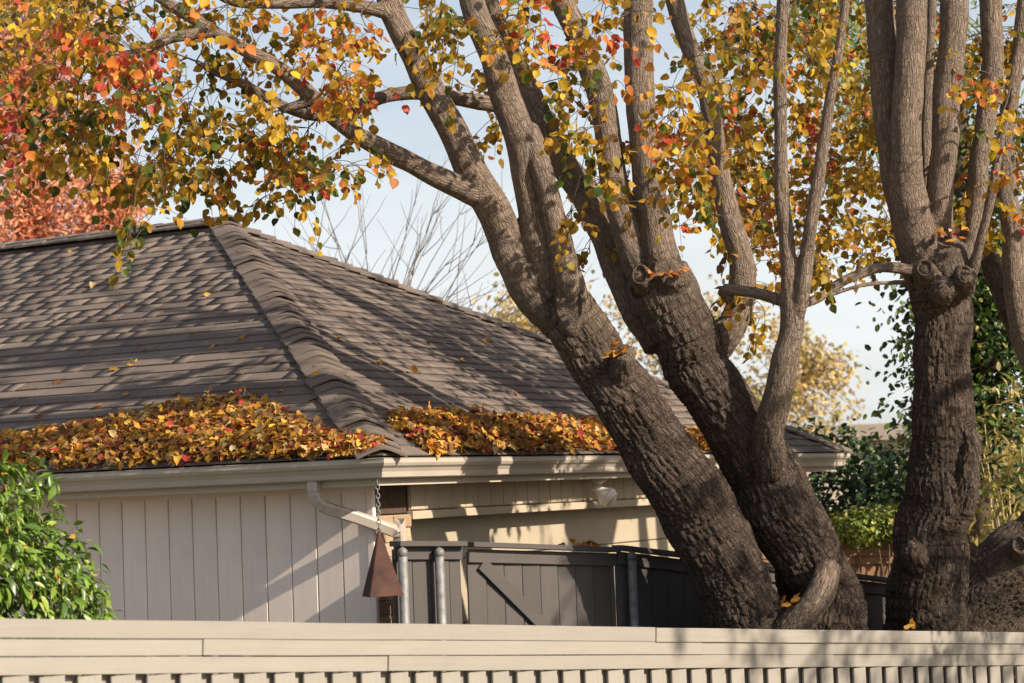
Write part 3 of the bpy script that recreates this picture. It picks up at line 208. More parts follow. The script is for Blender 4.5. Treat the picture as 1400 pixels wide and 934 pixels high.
class Tubes:
    """collects tubes into one quad mesh"""
    def __init__(s): s.V = []; s.T = []; s.n = 0
    def add(s, P, R, sides=6, cap=True):
        P = np.asarray(P, float); R = np.asarray(R, float); m = len(P)
        if m < 2: return
        D = np.gradient(P, axis=0); D /= np.linalg.norm(D, axis=1)[:, None] + 1e-9
        a = np.cross(D[0], [0.31, 0.72, 0.62]); a /= np.linalg.norm(a); th = np.linspace(0, 2 * math.pi, sides, endpoint=False); V = []
        for i in range(m):
            a = a - D[i] * a.dot(D[i]); a /= np.linalg.norm(a) + 1e-9; b = np.cross(D[i], a)
            V.append(P[i] + R[i] * (np.cos(th)[:, None] * a + np.sin(th)[:, None] * b))
        V = np.concatenate(V); idx = np.arange(sides); T = []
        for i in range(m - 1):
            q = np.stack([i * sides + idx, i * sides + (idx + 1) % sides, (i + 1) * sides + (idx + 1) % sides, (i + 1) * sides + idx], 1); T.append(q)
        T = np.concatenate(T)
        if cap:
            c0 = len(V); V = np.concatenate([V, [P[0] - D[0] * R[0] * 0.5], [P[-1] + D[-1] * R[-1] * 0.6]])
            e = (m - 1) * sides
            T = np.concatenate([T, np.stack([np.full(sides, c0), (idx + 1) % sides, idx, idx], 1)[:, :4], np.stack([np.full(sides, c0 + 1), e + idx, e + (idx + 1) % sides, e + (idx + 1) % sides], 1)])
        s.V.append(V); s.T.append(T + s.n); s.n += len(V)
    def faces(s):
        out = []
        for q in np.concatenate(s.T).tolist():
            out.append(q[:3] if q[3] == q[2] else q)
        return out
    def mesh(s, name, smooth=True):
        me = bpy.data.meshes.new(name); me.from_pydata(np.concatenate(s.V).tolist(), [], s.faces())
        if smooth: me.polygons.foreach_set('use_smooth', np.ones(len(me.polygons), bool))
        me.update()
        return me
# ------------------------------------------------------------------ materials
class NT:
    def __init__(s, name):
        s.m = bpy.data.materials.new(name); s.m.use_nodes = True; s.t = s.m.node_tree; s.b = s.t.nodes['Principled BSDF']; s.o = s.t.nodes['Material Output']
        s.b.inputs['Specular IOR Level'].default_value = 0.3
    def n(s, typ, **kw):
        nd = s.t.nodes.new(typ)
        for k, v in kw.items():
            if k in nd.inputs: nd.inputs[k].default_value = v
            else: setattr(nd, k, v)
        return nd
    def l(s, a, b): s.t.links.new(a, b)
    def coord(s, scale=(1, 1, 1), src='Object'):
        tc = s.n('ShaderNodeTexCoord'); mp = s.n('ShaderNodeMapping'); mp.inputs['Scale'].default_value = scale; s.l(tc.outputs[src], mp.inputs['Vector']); return mp.outputs['Vector']
    def noise(s, vec, scale, detail=4, rough=0.55, dist=0.0):
        n = s.n('ShaderNodeTexNoise'); n.inputs['Scale'].default_value = scale; n.inputs['Detail'].default_value = detail; n.inputs['Roughness'].default_value = rough; n.inputs['Distortion'].default_value = dist
        if vec is not None: s.l(vec, n.inputs['Vector'])
        return n.outputs['Fac']
    def ramp(s, fac, stops):
        r = s.n('ShaderNodeValToRGB'); cr = r.color_ramp
        while len(cr.elements) < len(stops): cr.elements.new(0.5)
        for e, (p, c) in zip(cr.elements, stops): e.position = p; e.color = (*c, 1) if len(c) == 3 else c
        s.l(fac, r.inputs['Fac']); return r.outputs['Color']
    def mix(s, fac, a, b, mode='MIX'):
        m = s.n('ShaderNodeMix', data_type='RGBA', blend_type=mode)
        for v, k in ((fac, 'Factor'), (a, 'A'), (b, 'B')):
            if isinstance(v, (int, float)): m.inputs[k].default_value = v
            elif isinstance(v, tuple): m.inputs[k].default_value = (*v, 1)
            else: s.l(v, m.inputs[k])
        return m.outputs['Result']
    def math(s, op, a, b=None):
        m = s.n('ShaderNodeMath', operation=op)
        for v, i in ((a, 0), (b, 1)):
            if v is None: continue
            if isinstance(v, (int, float)): m.inputs[i].default_value = v
            else: s.l(v, m.inputs[i])
        return m.outputs[0]
    def rnd(s):
        """one random number per object and per mesh island"""
        a = s.n('ShaderNodeObjectInfo').outputs['Random']; b = s.n('ShaderNodeNewGeometry').outputs['Random Per Island']
        return s.math('FRACT', s.math('ADD', a, b))
    def bump(s, h, strength, dist=0.01):
        b = s.n('ShaderNodeBump'); b.inputs['Strength'].default_value = strength; b.inputs['Distance'].default_value = dist; s.l(h, b.inputs['Height']); s.l(b.outputs['Normal'], s.b.inputs['Normal'])
    def done(s, col=None, rough=0.7):
        if col is not None:
            if isinstance(col, tuple): s.b.inputs['Base Color'].default_value = (*col, 1)
            else: s.l(col, s.b.inputs['Base Color'])
        if isinstance(rough, (int, float)): s.b.inputs['Roughness'].default_value = rough
        else: s.l(rough, s.b.inputs['Roughness'])
        return s.m
def mat_paint(name, c, var=0.12, dirt=0.25, rough=0.6, grain=1.0):
    """brushed paint on boards: grain along local x, each board a shade of its own, faint dirt"""
    t = NT(name); v = t.coord((2.2, 60, 60)); g = t.noise(v, 1.0, 5, 0.6); v2 = t.coord((1.5, 3, 3)); d = t.noise(v2, 2.5, 6, 0.65)
    r = t.rnd(); dark = tuple(x * (1 - var) for x in c); lite = tuple(min(1, x * (1 + var * 0.5)) for x in c)
    base = t.mix(r, dark, lite)
    base = t.mix(t.ramp(d, [(0.45, (0, 0, 0)), (0.8, (dirt, dirt, dirt))]), base, tuple(x * 0.55 for x in c))
    base = t.mix(t.ramp(g, [(0.35, (0.25 * grain,) * 3), (0.6, (0, 0, 0))]), base, tuple(x * 0.72 for x in c))
    sp = t.noise(t.coord((1, 1, 1)), 55, 2, 0.5)
    base = t.mix(t.ramp(sp, [(0.70, (0, 0, 0)), (0.76, (0.35, 0.35, 0.35))]), base, tuple(x * 0.4 for x in c))
    t.bump(g, 0.25 * grain, 0.004)
    return t.done(base, rough)
def mat_leaf(name, trans=0.42, rough=0.5, spec=0.3, var=0.25):
    """leaf blades: colour from the mesh's or the object's own tint, light passes through"""
    t = NT(name); at = t.n('ShaderNodeAttribute', attribute_name='tint'); oi = t.n('ShaderNodeObjectInfo')
    c = t.mix(1.0, at.outputs['Color'], oi.outputs['Color'], 'MULTIPLY')
    nz = t.noise(t.n('ShaderNodeNewGeometry').outputs['Position'], 28, 3, 0.6)
    c2 = t.mix(t.ramp(nz, [(0.35, (0, 0, 0)), (0.7, (var, var, var))]), c, t.mix(1.0, c, (0.55, 0.42, 0.3), 'MULTIPLY'))
    t.done(c2, rough); t.b.inputs['Specular IOR Level'].default_value = spec
    tr = t.n('ShaderNodeBsdfTranslucent'); t.l(c2, tr.inputs['Color']); mx = t.n('ShaderNodeMixShader'); mx.inputs[0].default_value = trans
    t.l(t.b.outputs[0], mx.inputs[1]); t.l(tr.outputs[0], mx.inputs[2]); t.l(mx.outputs[0], t.o.inputs['Surface'])
    return t.m
def mat_plain(name, c, rough=0.6, var=0.2, scale=6.0, metal=0.0, bump=0.15):
    t = NT(name); n = t.noise(t.coord(), scale, 6, 0.62)
    col = t.mix(t.ramp(n, [(0.3, (0, 0, 0)), (0.7, (1, 1, 1))]), tuple(x * (1 - var) for x in c), tuple(min(1, x * (1 + var)) for x in c))
    if bump: t.bump(t.noise(t.coord(), scale * 8, 3, 0.6), bump, 0.004)
    t.b.inputs['Metallic'].default_value = metal
    return t.done(col, rough)
def mat_bark(name, old=(0.072, 0.054, 0.044), young=(0.228, 0.178, 0.143)):
    t = NT(name); at = t.n('ShaderNodeAttribute', attribute_name='bark'); ag = t.n('ShaderNodeAttribute', attribute_name='age')
    v = at.outputs['Vector']
    n1 = t.noise(v, 42, 6, 0.68, 0.2); n2 = t.noise(v, 9, 4, 0.6); n3 = t.noise(t.n('ShaderNodeNewGeometry').outputs['Position'], 5, 4, 0.6); n4 = t.noise(v, 90, 3, 0.6)
    co = t.ramp(n1, [(0.30, tuple(x * 0.5 for x in old)), (0.52, old), (0.72, tuple(min(1, x * 2.3) for x in old))])
    ny = t.noise(t.n('ShaderNodeNewGeometry').outputs['Position'], 24, 6, 0.7, 0.3); ny2 = t.math('ADD', t.math('MULTIPLY', ny, 0.6), t.math('MULTIPLY', n1, 0.4))
    cy = t.ramp(ny2, [(0.30, tuple(x * 0.6 for x in young)), (0.5, young), (0.72, tuple(min(1, x * 1.35) for x in young))])
    c = t.mix(ag.outputs['Fac'], cy, co)
    c = t.mix(t.ramp(n3, [(0.42, (0, 0, 0)), (0.72, (0.55, 0.55, 0.55))]), c, t.mix(1.0, c, (1.35, 1.25, 1.1), 'MULTIPLY'))
    c = t.mix(t.ramp(n2, [(0.55, (0, 0, 0)), (0.8, (0.5, 0.5, 0.5))]), c, t.mix(1.0, c, (0.55, 0.5, 0.46), 'MULTIPLY'))
    vo = t.n('ShaderNodeTexVoronoi', feature='DISTANCE_TO_EDGE'); vo.inputs['Scale'].default_value = 62; dv = t.n('ShaderNodeVectorMath', operation='ADD'); dn = t.n('ShaderNodeTexNoise'); dn.inputs['Scale'].default_value = 25; t.l(v, dn.inputs['Vector']); ds_ = t.n('ShaderNodeVectorMath', operation='SCALE'); ds_.inputs['Scale'].default_value = 0.05; t.l(dn.outputs['Color'], ds_.inputs[0]); t.l(v, dv.inputs[0]); t.l(ds_.outputs[0], dv.inputs[1]); t.l(dv.outputs[0], vo.inputs['Vector'])
    crack = t.ramp(vo.outputs['Distance'], [(0.0, (0, 0, 0)), (0.16, (1, 1, 1))])
    c = t.mix(t.math('MULTIPLY', t.math('SUBTRACT', 1.0, crack), 0.45), c, t.mix(1.0, c, (0.45, 0.42, 0.40), 'MULTIPLY'))
    h = t.math('ADD', t.math('ADD', n1, t.math('MULTIPLY', n4, 0.35)), t.math('MULTIPLY', crack, 0.55)); t.bump(h, 0.9, 0.020)
    t.b.inputs['Specular IOR Level'].default_value = 0.2
    return t.done(c, 0.85)
M = {}
M['fence_paint'] = mat_paint('cream_paint', (0.290, 0.268, 0.236), 0.07, 0.20)
M['grey_paint'] = mat_paint('grey_paint', (0.088, 0.077, 0.074), 0.14, 0.35)
M['siding'] = mat_paint('siding_paint', (0.80, 0.70, 0.635), 0.05, 0.22, 0.65, 0.6)
M['band'] = mat_paint('band_paint', (0.464, 0.384, 0.288), 0.05, 0.14, 0.65, 0.6)
M['trim'] = mat_paint('trim_paint', (0.450, 0.390, 0.315), 0.05, 0.15)
M['gutter'] = mat_plain('gutter_enamel', (0.418, 0.367, 0.310), 0.38, 0.08, 3.0, 0, 0.03)
M['door'] = mat_plain('garage_door_paint', (0.396, 0.338, 0.252), 0.55, 0.07, 3.0, 0, 0.05)
M['galv'] = mat_plain('galvanised_steel', (0.20, 0.20, 0.20), 0.6, 0.4, 16.0, 0.35, 0.2)
M['rust'] = mat_plain('rusted_steel', (0.052, 0.021, 0.014), 0.7, 0.55, 9.0, 0.15, 0.25)
M['dark_wood'] = mat_plain('dark_weathered_wood', (0.075, 0.05, 0.033), 0.8, 0.35, 18.0, 0, 0.4)
M['brown_fence'] = mat_paint('brown_stain', (0.30, 0.17, 0.10), 0.3, 0.4)
M['bulb'] = mat_plain('white_lamp_plastic', (0.72, 0.70, 0.66), 0.3, 0.05, 8.0, 0, 0)
M['bark'] = mat_bark('pear_bark')
M['twig'] = mat_plain('twig_bark', (0.115, 0.082, 0.062), 0.8, 0.35, 14.0, 0, 0)
M['grey_twig'] = mat_plain('grey_twig_bark', (0.15, 0.125, 0.11), 0.8, 0.3, 14.0, 0, 0)
M['leaf'] = mat_leaf('autumn_leaf', 0.45)
M['dry_leaf'] = mat_leaf('fallen_leaf', 0.18, 0.6, 0.25, 0.4)
M['laurel'] = mat_leaf('glossy_green_leaf', 0.22, 0.34, 0.5, 0.15)
M['dark_leaf'] = mat_leaf('dark_evergreen_leaf', 0.2, 0.45, 0.4, 0.2)
t = NT('asphalt_shingle'); r_ = t.rnd(); g_ = t.noise(t.coord((1, 1, 1)), 320, 2, 0.7); g2 = t.noise(t.n('ShaderNodeNewGeometry').outputs['Position'], 1.1, 5, 0.6)
c_ = t.ramp(r_, [(0.0, (0.138, 0.111, 0.098)), (0.35, (0.160, 0.129, 0.113)), (0.7, (0.180, 0.146, 0.127)), (1.0, (0.212, 0.173, 0.149))])
c_ = t.mix(t.ramp(g_, [(0.35, (0.5, 0.5, 0.5)), (0.65, (0, 0, 0))]), c_, (0.10, 0.080, 0.070)); c_ = t.mix(t.ramp(g2, [(0.4, (0, 0, 0)), (0.75, (0.4, 0.4, 0.4))]), c_, (0.25, 0.20, 0.165))
t.bump(g_, 0.25, 0.003); M['shingle'] = t.done(c_, 0.92); t.b.inputs['Specular IOR Level'].default_value = 0.15
t = NT('roof_felt'); M['felt'] = t.done((0.03, 0.027, 0.025), 0.95)
t = NT('brick'); r_ = t.rnd(); n_ = t.noise(t.n('ShaderNodeNewGeometry').outputs['Position'], 40, 5, 0.65)
c_ = t.ramp(r_, [(0, (0.22, 0.135, 0.085)), (0.4, (0.36, 0.25, 0.16)), (1, (0.46, 0.35, 0.24))]); c_ = t.mix(t.ramp(n_, [(0.4, (0, 0, 0)), (0.7, (0.5, 0.5, 0.5))]), c_, (0.17, 0.10, 0.07)); t.bump(n_, 0.6, 0.006); M['brick'] = t.done(c_, 0.9)
M['mortar'] = mat_plain('mortar', (0.36, 0.31, 0.25), 0.95, 0.2, 30, 0, 0.4)
t = NT('ground'); n_ = t.noise(t.coord(), 1.4, 8, 0.65); n2_ = t.noise(t.coord(), 22, 5, 0.7)
c_ = t.ramp(n_, [(0.3, (0.13, 0.12, 0.06)), (0.55, (0.22, 0.175, 0.11)), (0.75, (0.28, 0.215, 0.14))]); c_ = t.mix(t.ramp(n2_, [(0.5, (0, 0, 0)), (0.7, (0.6, 0.6, 0.6))]), c_, (0.34, 0.20, 0.08)); t.bump(n2_, 0.6, 0.03); M['ground'] = t.done(c_, 0.95)
# ------------------------------------------------------------------ ground: falls gently to the right, as the fences show
def ground_z(x, y):
    s = min(max(x + 1.0, -1.5), 8.0); k = min(max((8.0 - y) / 6.0, 0.0), 1.0); k = k * k * (3 - 2 * k)
    return -0.64 - 0.115 * s * (1 - k) + 0.62 * k
gx = np.unique(np.concatenate([np.linspace(-14, 14, 57), np.linspace(-600, -14, 24), np.linspace(14, 600, 24)])); gy = np.unique(np.concatenate([np.linspace(-6, 30, 49), np.linspace(-60, -6, 10), np.linspace(30, 1200, 36)]))
V = [(x, y, ground_z(x, y) + (noise.noise((x * 0.6, y * 0.6, 0)) * 0.05)) for y in gy for x in gx]; nx = len(gx)
T = [(j * nx + i, j * nx + i + 1, (j + 1) * nx + i + 1, (j + 1) * nx + i) for j in range(len(gy) - 1) for i in range(nx - 1)]
tag(link('ground', np_mesh('ground', V, T), M['ground']), 'lawn and leaf litter sloping gently down behind the fences', 'ground', kind='structure')
# ------------------------------------------------------------------ house
W, H, KS = 8.6117, 2.2891, 0.53163; HE = 2.476; SL = math.sqrt(1 + KS * KS); LY = 15.0
house = empty('house', (-0.8255, 13.0, 1.8357 - HE), HOUSE_YAW)
tag(house, 'beige single-storey house with dark hipped shingle roof and leaf-filled gutters', 'house')
HM = Matrix.Translation(house.location) @ Matrix.Rotation(HOUSE_YAW, 4, 'Z')
OX, OY = 0.45, 0.38                       # eave overhangs
# roof deck: four planes, the far ones plain
R1 = (W / 2, W / 2, HE + H); R2 = (W / 2, LY - W / 2, HE + H); e = 0.05; dz = -0.035
deck = [(e, e, HE + e * KS + dz), (W - e, e, HE + e * KS + dz), (W - e, LY, HE + e * KS + dz), (e, LY, HE + e * KS + dz), (R1[0], R1[1], R1[2] + dz), (R2[0], R2[1], R2[2] + dz)]
me = bpy.data.meshes.new('roof'); me.from_pydata(deck + [(x, y, HE - 0.02) for x, y, z in deck[:4]], [], [(0, 1, 4), (1, 2, 5, 4), (2, 3, 5), (3, 0, 4, 5), (0, 6, 7, 1), (1, 7, 8, 2), (2, 8, 9, 3), (3, 9, 6, 0), (6, 9, 8, 7)]); me.update()
roof = link('roof', me, M['felt'], house)
EXPO = 0.143; LEN = EXPO * 1.35
def shingle_verts(a0, a1, b0, b1, v, org, along, ups, nrm, lift):
    """wedge: lower edge a0..a1 at v, upper edge b0..b1 at v+LEN"""
    out = []
    for (s0, s1, vv, h0, h1) in ((a0, a1, v, 0.0, 0.0085 + lift), (b0, b1, v + LEN, -0.009, -0.004)):
        for s in (s0, s1):
            for h in (h0, h1): out.append(org + along * s + ups * vv + nrm * h)
    return out
SF = [(0, 1, 3, 2), (4, 6, 7, 5), (0, 4, 5, 1), (2, 3, 7, 6), (1, 5, 7, 3), (0, 2, 6, 4)]
cand = []
rs = random.Random(5)
for side in (0, 1):
    if side == 0: org = Vector((0, 0, HE)); along = Vector((0, 1, 0)); ups = Vector((1, 0, KS)) / SL; nrm = Vector((-KS, 0, 1)) / SL; far = LY
    else: org = Vector((0, 0, HE)); along = Vector((1, 0, 0)); ups = Vector((0, 1, KS)) / SL; nrm = Vector((0, -KS, 1)) / SL; far = W
    i = 0
    while True:
        v = 0.03 + i * EXPO
        if v > (W / 2) * SL - 0.05: break
        s = -rs.random() * 0.3
        while s < far:
            w = rs.choice((0.15, 0.19, 0.23, 0.23, 0.28, 0.33)); s0 = s; s1 = s + w - 0.004; s += w
            lo = v / SL; hi = (v + LEN) / SL
            if side == 0: a0 = max(s0, lo); b0 = max(s0, hi); a1 = s1; b1 = s1
            else: a0 = max(s0, lo); b0 = max(s0, hi); a1 = min(s1, W - lo); b1 = min(s1, W - hi)
            if a1 - a0 < 0.02: continue
            clipped = a0 > s0 or b0 > s0 or a1 < s1 or b1 < s1
            if b1 < b0: b0 = b1 = (min(max((b0 + b1) / 2, a0), a1))
            lift = rs.choice((0, 0, 0.001, 0.003)); ctr = HM @ (org + along * (a0 + a1) / 2 + ups * v)
            d = ctr - EYE; fz = d.dot(_f); px = d.dot(_R) / fz; py = d.dot(_U) / fz
            inview = abs(px) < 0.26 and abs(py) < 0.172 and not (side == 1 and (a0 + a1) / 2 > 6)
            face = abs(d.normalized().dot((HM.to_3x3() @ nrm)))
            cand.append((-(w * face / fz ** 2) if inview else 1.0, side, clipped, w, lift, a0, a1, b0, b1, v, org, along, ups, nrm))
        i += 1
order = sorted(range(len(cand)), key=lambda k: cand[k][0]); single = set(order[:300]); shared = {}
FV = []; FT = []
for k, (sc_, side, clipped, w, lift, a0, a1, b0, b1, v, org, along, ups, nrm) in enumerate(cand):
    if k in single:
        o0 = org + along * a0 + ups * v
        if not clipped:
            key = (w, lift)
            if key not in shared:
                vv = shingle_verts(0, a1 - a0, 0, a1 - a0, 0, Vector(), Vector((1, 0, 0)), Vector((0, 1, 0)), Vector((0, 0, 1)), lift)
                m_ = bpy.data.meshes.new('shingle'); m_.from_pydata(vv, [], SF); m_.update(); shared[key] = m_
            m_ = shared[key]
        else:
            vv = shingle_verts(0, a1 - a0, b0 - a0, b1 - a0, 0, Vector(), Vector((1, 0, 0)), Vector((0, 1, 0)), Vector((0, 0, 1)), lift)
            m_ = bpy.data.meshes.new('shingle'); m_.from_pydata(vv, [], SF); m_.update()
        link('shingle', m_, M['shingle'], roof, frame_mat(o0, along, ups, nrm))
    else:
        b = len(FV); FV += [tuple(p) for p in shingle_verts(a0, a1, b0, b1, v, org, along, ups, nrm, lift)]; FT += [tuple(b + q for q in f) for f in SF]
me = np_mesh('shingle_field', FV, FT, smooth=False); o = link('shingle_field', me, M['shingle'], roof); o['kind'] = 'stuff'
# cap shingles along the near hip, the far hip and the ridge
def cap_mesh(length, drop, half, thick, lift):
    """bent cap: local x runs up the hip, y across, z up; the lower end stands proud"""
    ys = [-1, -0.62, -0.3, -0.1, 0.1, 0.3, 0.62, 1]; bm = bmesh.new(); rings = []
    for x, l in ((0, lift), (length, 0.0)):
        top = []; bot = []
        for y in ys:
            zz = -drop * half * (math.sqrt(y * y + 0.05) - 0.22) + l * (1 - 0.35 * abs(y))
            top.append(bm.verts.new((x, y * half, zz + thick))); bot.append(bm.verts.new((x, y * half, zz)))
        rings.append(top + bot[::-1])
    n = len(rings[0])
    for j in range(n): bm.faces.new((rings[0][j], rings[0][(j + 1) % n], rings[1][(j + 1) % n], rings[1][j]))
    bm.faces.new(rings[0][::-1]); bm.faces.new(rings[1]); bmesh.ops.recalc_face_normals(bm, faces=bm.faces[:])
    me = bpy.data.meshes.new('cap_shingle'); bm.to_mesh(me); bm.free(); return me
hip_cap = [cap_mesh(0.23, KS / math.sqrt(2), 0.150 + 0.006 * q, 0.013, 0.026 + 0.005 * q) for q in range(3)]
rid_cap = [cap_mesh(0.36, KS, 0.16, 0.016, 0.016) for q in range(2)]
def cap_row(p0, p1, meshes, expo, lift):
    p0 = Vector(p0); p1 = Vector(p1); ex = (p1 - p0).normalized(); L = (p1 - p0).length; ez = (Vector((0, 0, 1)) - ex * ex.z).normalized(); ey = ez.cross(ex); n = int(L / expo)
    for i in range(n):
        q = p0 + ex * (i * expo) + ez * (lift + rs.uniform(0, 0.004)) + ey * rs.uniform(-0.008, 0.008)
        a = rs.uniform(-0.025, 0.025); ex2 = (ex + ey * a).normalized(); ey2 = ez.cross(ex2)
        link('cap_shingle', rs.choice(meshes), M['shingle'], roof, frame_mat(q, ex2, ey2, ez))
cap_row((0.03, 0.03, HE + 0.03 * KS), R1, hip_cap, 0.150, 0.004)
cap_row((W - 0.03, 0.03, HE + 0.03 * KS), R1, hip_cap, 0.150, 0.004)
board('ridge_vent', (R1[0], R1[1] + 0.12, R1[2] + 0.012), (R2[0], R2[1], R2[2] + 0.012), 0.22, 0.05, M['felt'], roof, bev=0)
cap_row((R1[0], R1[1] - 0.05, R1[2] + 0.035), (R2[0], R2[1], R2[2] + 0.035), rid_cap, 0.26, 0.012)
# gutters, fascia, soffit
def sweep(name, prof, p0, p1, out, mat, parent, miter0=0.0, miter1=0.0):
    """extrude a closed (o,z) profile from p0 to p1; o measured along 'out', ends mitred by o*miter"""
    p0 = Vector(p0); p1 = Vector(p1); ex = (p1 - p0).normalized(); out = Vector(out); n = len(prof); Vv = []
    for base, mt in ((p0, -miter0), (p1, miter1)):
        for o_, z_ in prof: Vv.append(base + out * o_ + Vector((0, 0, z_)) + ex * (o_ * mt))
    F = [(j, (j + 1) % n, n + (j + 1) % n, n + j) for j in range(n)] + [tuple(range(n))[::-1], tuple(range(n, 2 * n))]
    bm = bmesh.new(); vs_ = [bm.verts.new(v) for v in Vv]
    for f in F: bm.faces.new([vs_[i] for i in f])
    bmesh.ops.recalc_face_normals(bm, faces=bm.faces[:]); me = bpy.data.meshes.new(name); bm.to_mesh(me); bm.free()
    return link(name, me, mat, parent)
GP = [(0.0, -0.125), (0.062, -0.125), (0.072, -0.118), (0.078, -0.085), (0.092, -0.062), (0.112, -0.048), (0.122, -0.03), (0.122, -0.004), (0.126, 0.0), (0.112, 0.003), (0.108, -0.006), (0.110, -0.03), (0.10, -0.042), (0.066, -0.08), (0.058, -0.112), (0.006, -0.112), (0.006, -0.004), (0.0, 0.0)]
sweep('gutter', GP, (0.126, 0.126, HE), (0.126, LY, HE), (-1, 0, 0), M['gutter'], house, 1.0, 0)
sweep('gutter', GP, (0.126, 0.126, HE), (W - 0.126, 0.126, HE), (0, -1, 0), M['gutter'], house, 1.0, 1.0)
FA = [(0, -0.17), (0.02, -0.17), (0.02, -0.005), (0, -0.005)]
sweep('fascia', FA, (0.147, 0.147, HE), (0.147, LY, HE), (-1, 0, 0), M['trim'], house, 1.0, 0); sweep('fascia', FA, (0.147, 0.147, HE), (W - 0.147, 0.147, HE), (0, -1, 0), M['trim'], house, 1.0, 1.0)
board('fascia', (W - 0.14, 0.15, HE - 0.09), (W - 0.14, LY, HE - 0.09), 0.02, 0.16, M['trim'], house)
SZ = HE - 0.150
board('soffit', (0.15 + (OX - 0.15) / 2, 0.16, SZ), (0.15 + (OX - 0.15) / 2, LY, SZ), 0.012, OX - 0.15, M['trim'], house, up=Vector((1, 0, 0)), bev=0)
board('soffit', (OX + 0.003, 0.15 + (OY - 0.15) / 2, SZ - 0.001), (W - 0.16, 0.15 + (OY - 0.15) / 2, SZ - 0.001), 0.012, OY - 0.15, M['trim'], house, up=Vector((0, 1, 0)), bev=0)
# walls
def block(name, x0, y0, z0, x1, y1, z1, mat, parent, bev=0.0):
    bm = bmesh.new(); bmesh.ops.create_cube(bm, size=1); bmesh.ops.scale(bm, vec=(x1 - x0, y1 - y0, z1 - z0), verts=bm.verts)
    if bev: bmesh.ops.bevel(bm, geom=bm.edges[:], offset=bev, segments=1, affect='EDGES')
    me = bpy.data.meshes.new(name); bm.to_mesh(me); bm.free(); return link(name, me, mat, parent, Matrix.Translation(((x0 + x1) / 2, (y0 + y1) / 2, (z0 + z1) / 2)))
wall = block('wall', OX + 0.022, OY + 0.24, -0.6, W - OX, LY - 0.3, SZ - 0.008, M['siding'], house)
y = OY + 0.045; bw = 0.203; shared_b = {}
bm_board = board_mesh(3.05, 0.02, bw - 0.007, 0.004)
k = 0
while y < LY - 0.5:
    o = link('siding_board', bm_board, M['siding'], wall, Matrix.Translation(-wall.location) @ frame_mat(Vector((OX + 0.011 + rs.uniform(-0.001, 0.001), y + bw / 2, SZ - 0.02 - 3.05)), Vector((0, 0, 1)), Vector((1, 0, 0)), Vector((0, 1, 0))))
    y += bw; k += 1
board('frieze_board', (OX - 0.012, OY + 0.02, SZ - 0.030), (OX - 0.012, LY - 0.4, SZ - 0.030), 0.02, 0.045, M['siding'], house)
board('corner_board', (OX + 0.006, OY + 0.020, SZ - 3.0), (OX + 0.006, OY + 0.020, SZ - 0.012), 0.034, 0.05, M['siding'], house, up=Vector((0, 1, 0)))
# hip-end wall: brick pier with a dark timber above, siding band, trim, recessed garage door
PX0, PX1 = OX + 0.03, OX + 0.47; BT = HE - 0.36
pier = block('brick_pier', PX0, OY + 0.012, -0.7, PX1, OY + 0.25, BT - 0.005, M['mortar'], house)
brick_m = []
for q in range(3):
    bm = bmesh.new(); bmesh.ops.create_cube(bm, size=1); bmesh.ops.scale(bm, vec=(0.215 if q < 2 else 0.10, 0.10, 0.083), verts=bm.verts); bmesh.ops.bevel(bm, geom=bm.edges[:], offset=0.007, segments=1, affect='EDGES')
    for v in bm.verts: v.co += Vector((rs.uniform(-.003, .003), rs.uniform(-.003, .003), rs.uniform(-.002, .002)))
    me = bpy.data.meshes.new('brick'); bm.to_mesh(me); bm.free(); brick_m.append(me)
z = BT - 0.05; row = 0
while z > -0.3:
    xs = [(PX0 + 0.105, 0), (PX0 + 0.335, 1)] if row % 2 == 0 else [(PX0 + 0.045, 2), (PX0 + 0.22, 0), (PX0 + 0.39, 2)]
    for x, q in xs: link('brick', brick_m[q], M['brick'], pier, Matrix.Translation(-pier.location) @ Matrix.Translation((x, OY + 0.052 + rs.uniform(-0.004, 0.004), z)))
    z -= 0.094; row += 1
block('timber_post', PX0 + 0.005, OY + 0.015, BT + 0.002, PX1 - 0.03, OY + 0.24, SZ - 0.012, M['dark_wood'], house, 0.006)
DX0, DX1 = PX1 + 0.02, W - OX - 0.30
band = board('siding_band', (DX0, OY + 0.03, SZ - 0.09), (DX1, OY + 0.03, SZ - 0.09), 0.02, 0.20, M['band'], house)
x = DX0
while x < DX1 - 0.1:
    board('siding_board', (x - DX0 + 0.09, -0.016, -0.095), (x - DX0 + 0.09, -0.016, 0.098), 0.012, 0.176, M['band'], band, up=Vector((1, 0, 0)), bev=0.003)
    x += 0.183
board('door_header', (DX0 - 0.01, OY + 0.015, SZ - 0.222), (DX1, OY + 0.015, SZ - 0.222), 0.05, 0.055, M['band'], house, wob=0.0015)
door = empty('garage_door', (DX0, OY + 0.21, 0)); door.parent = house
for q in range(5):
    board('door_panel', (0.0, 0, SZ - 0.32 - 0.46 * q), (DX1 - DX0, 0, SZ - 0.32 - 0.46 * q), 0.04, 0.453, M['door'], door, bev=0.006)
board('wall_end', (W - OX - 0.15, OY + 0.12, -0.6), (W - OX - 0.15, OY + 0.12, SZ - 0.012), 0.22, 0.30, M['trim'], house, up=Vector((1, 0, 0)))
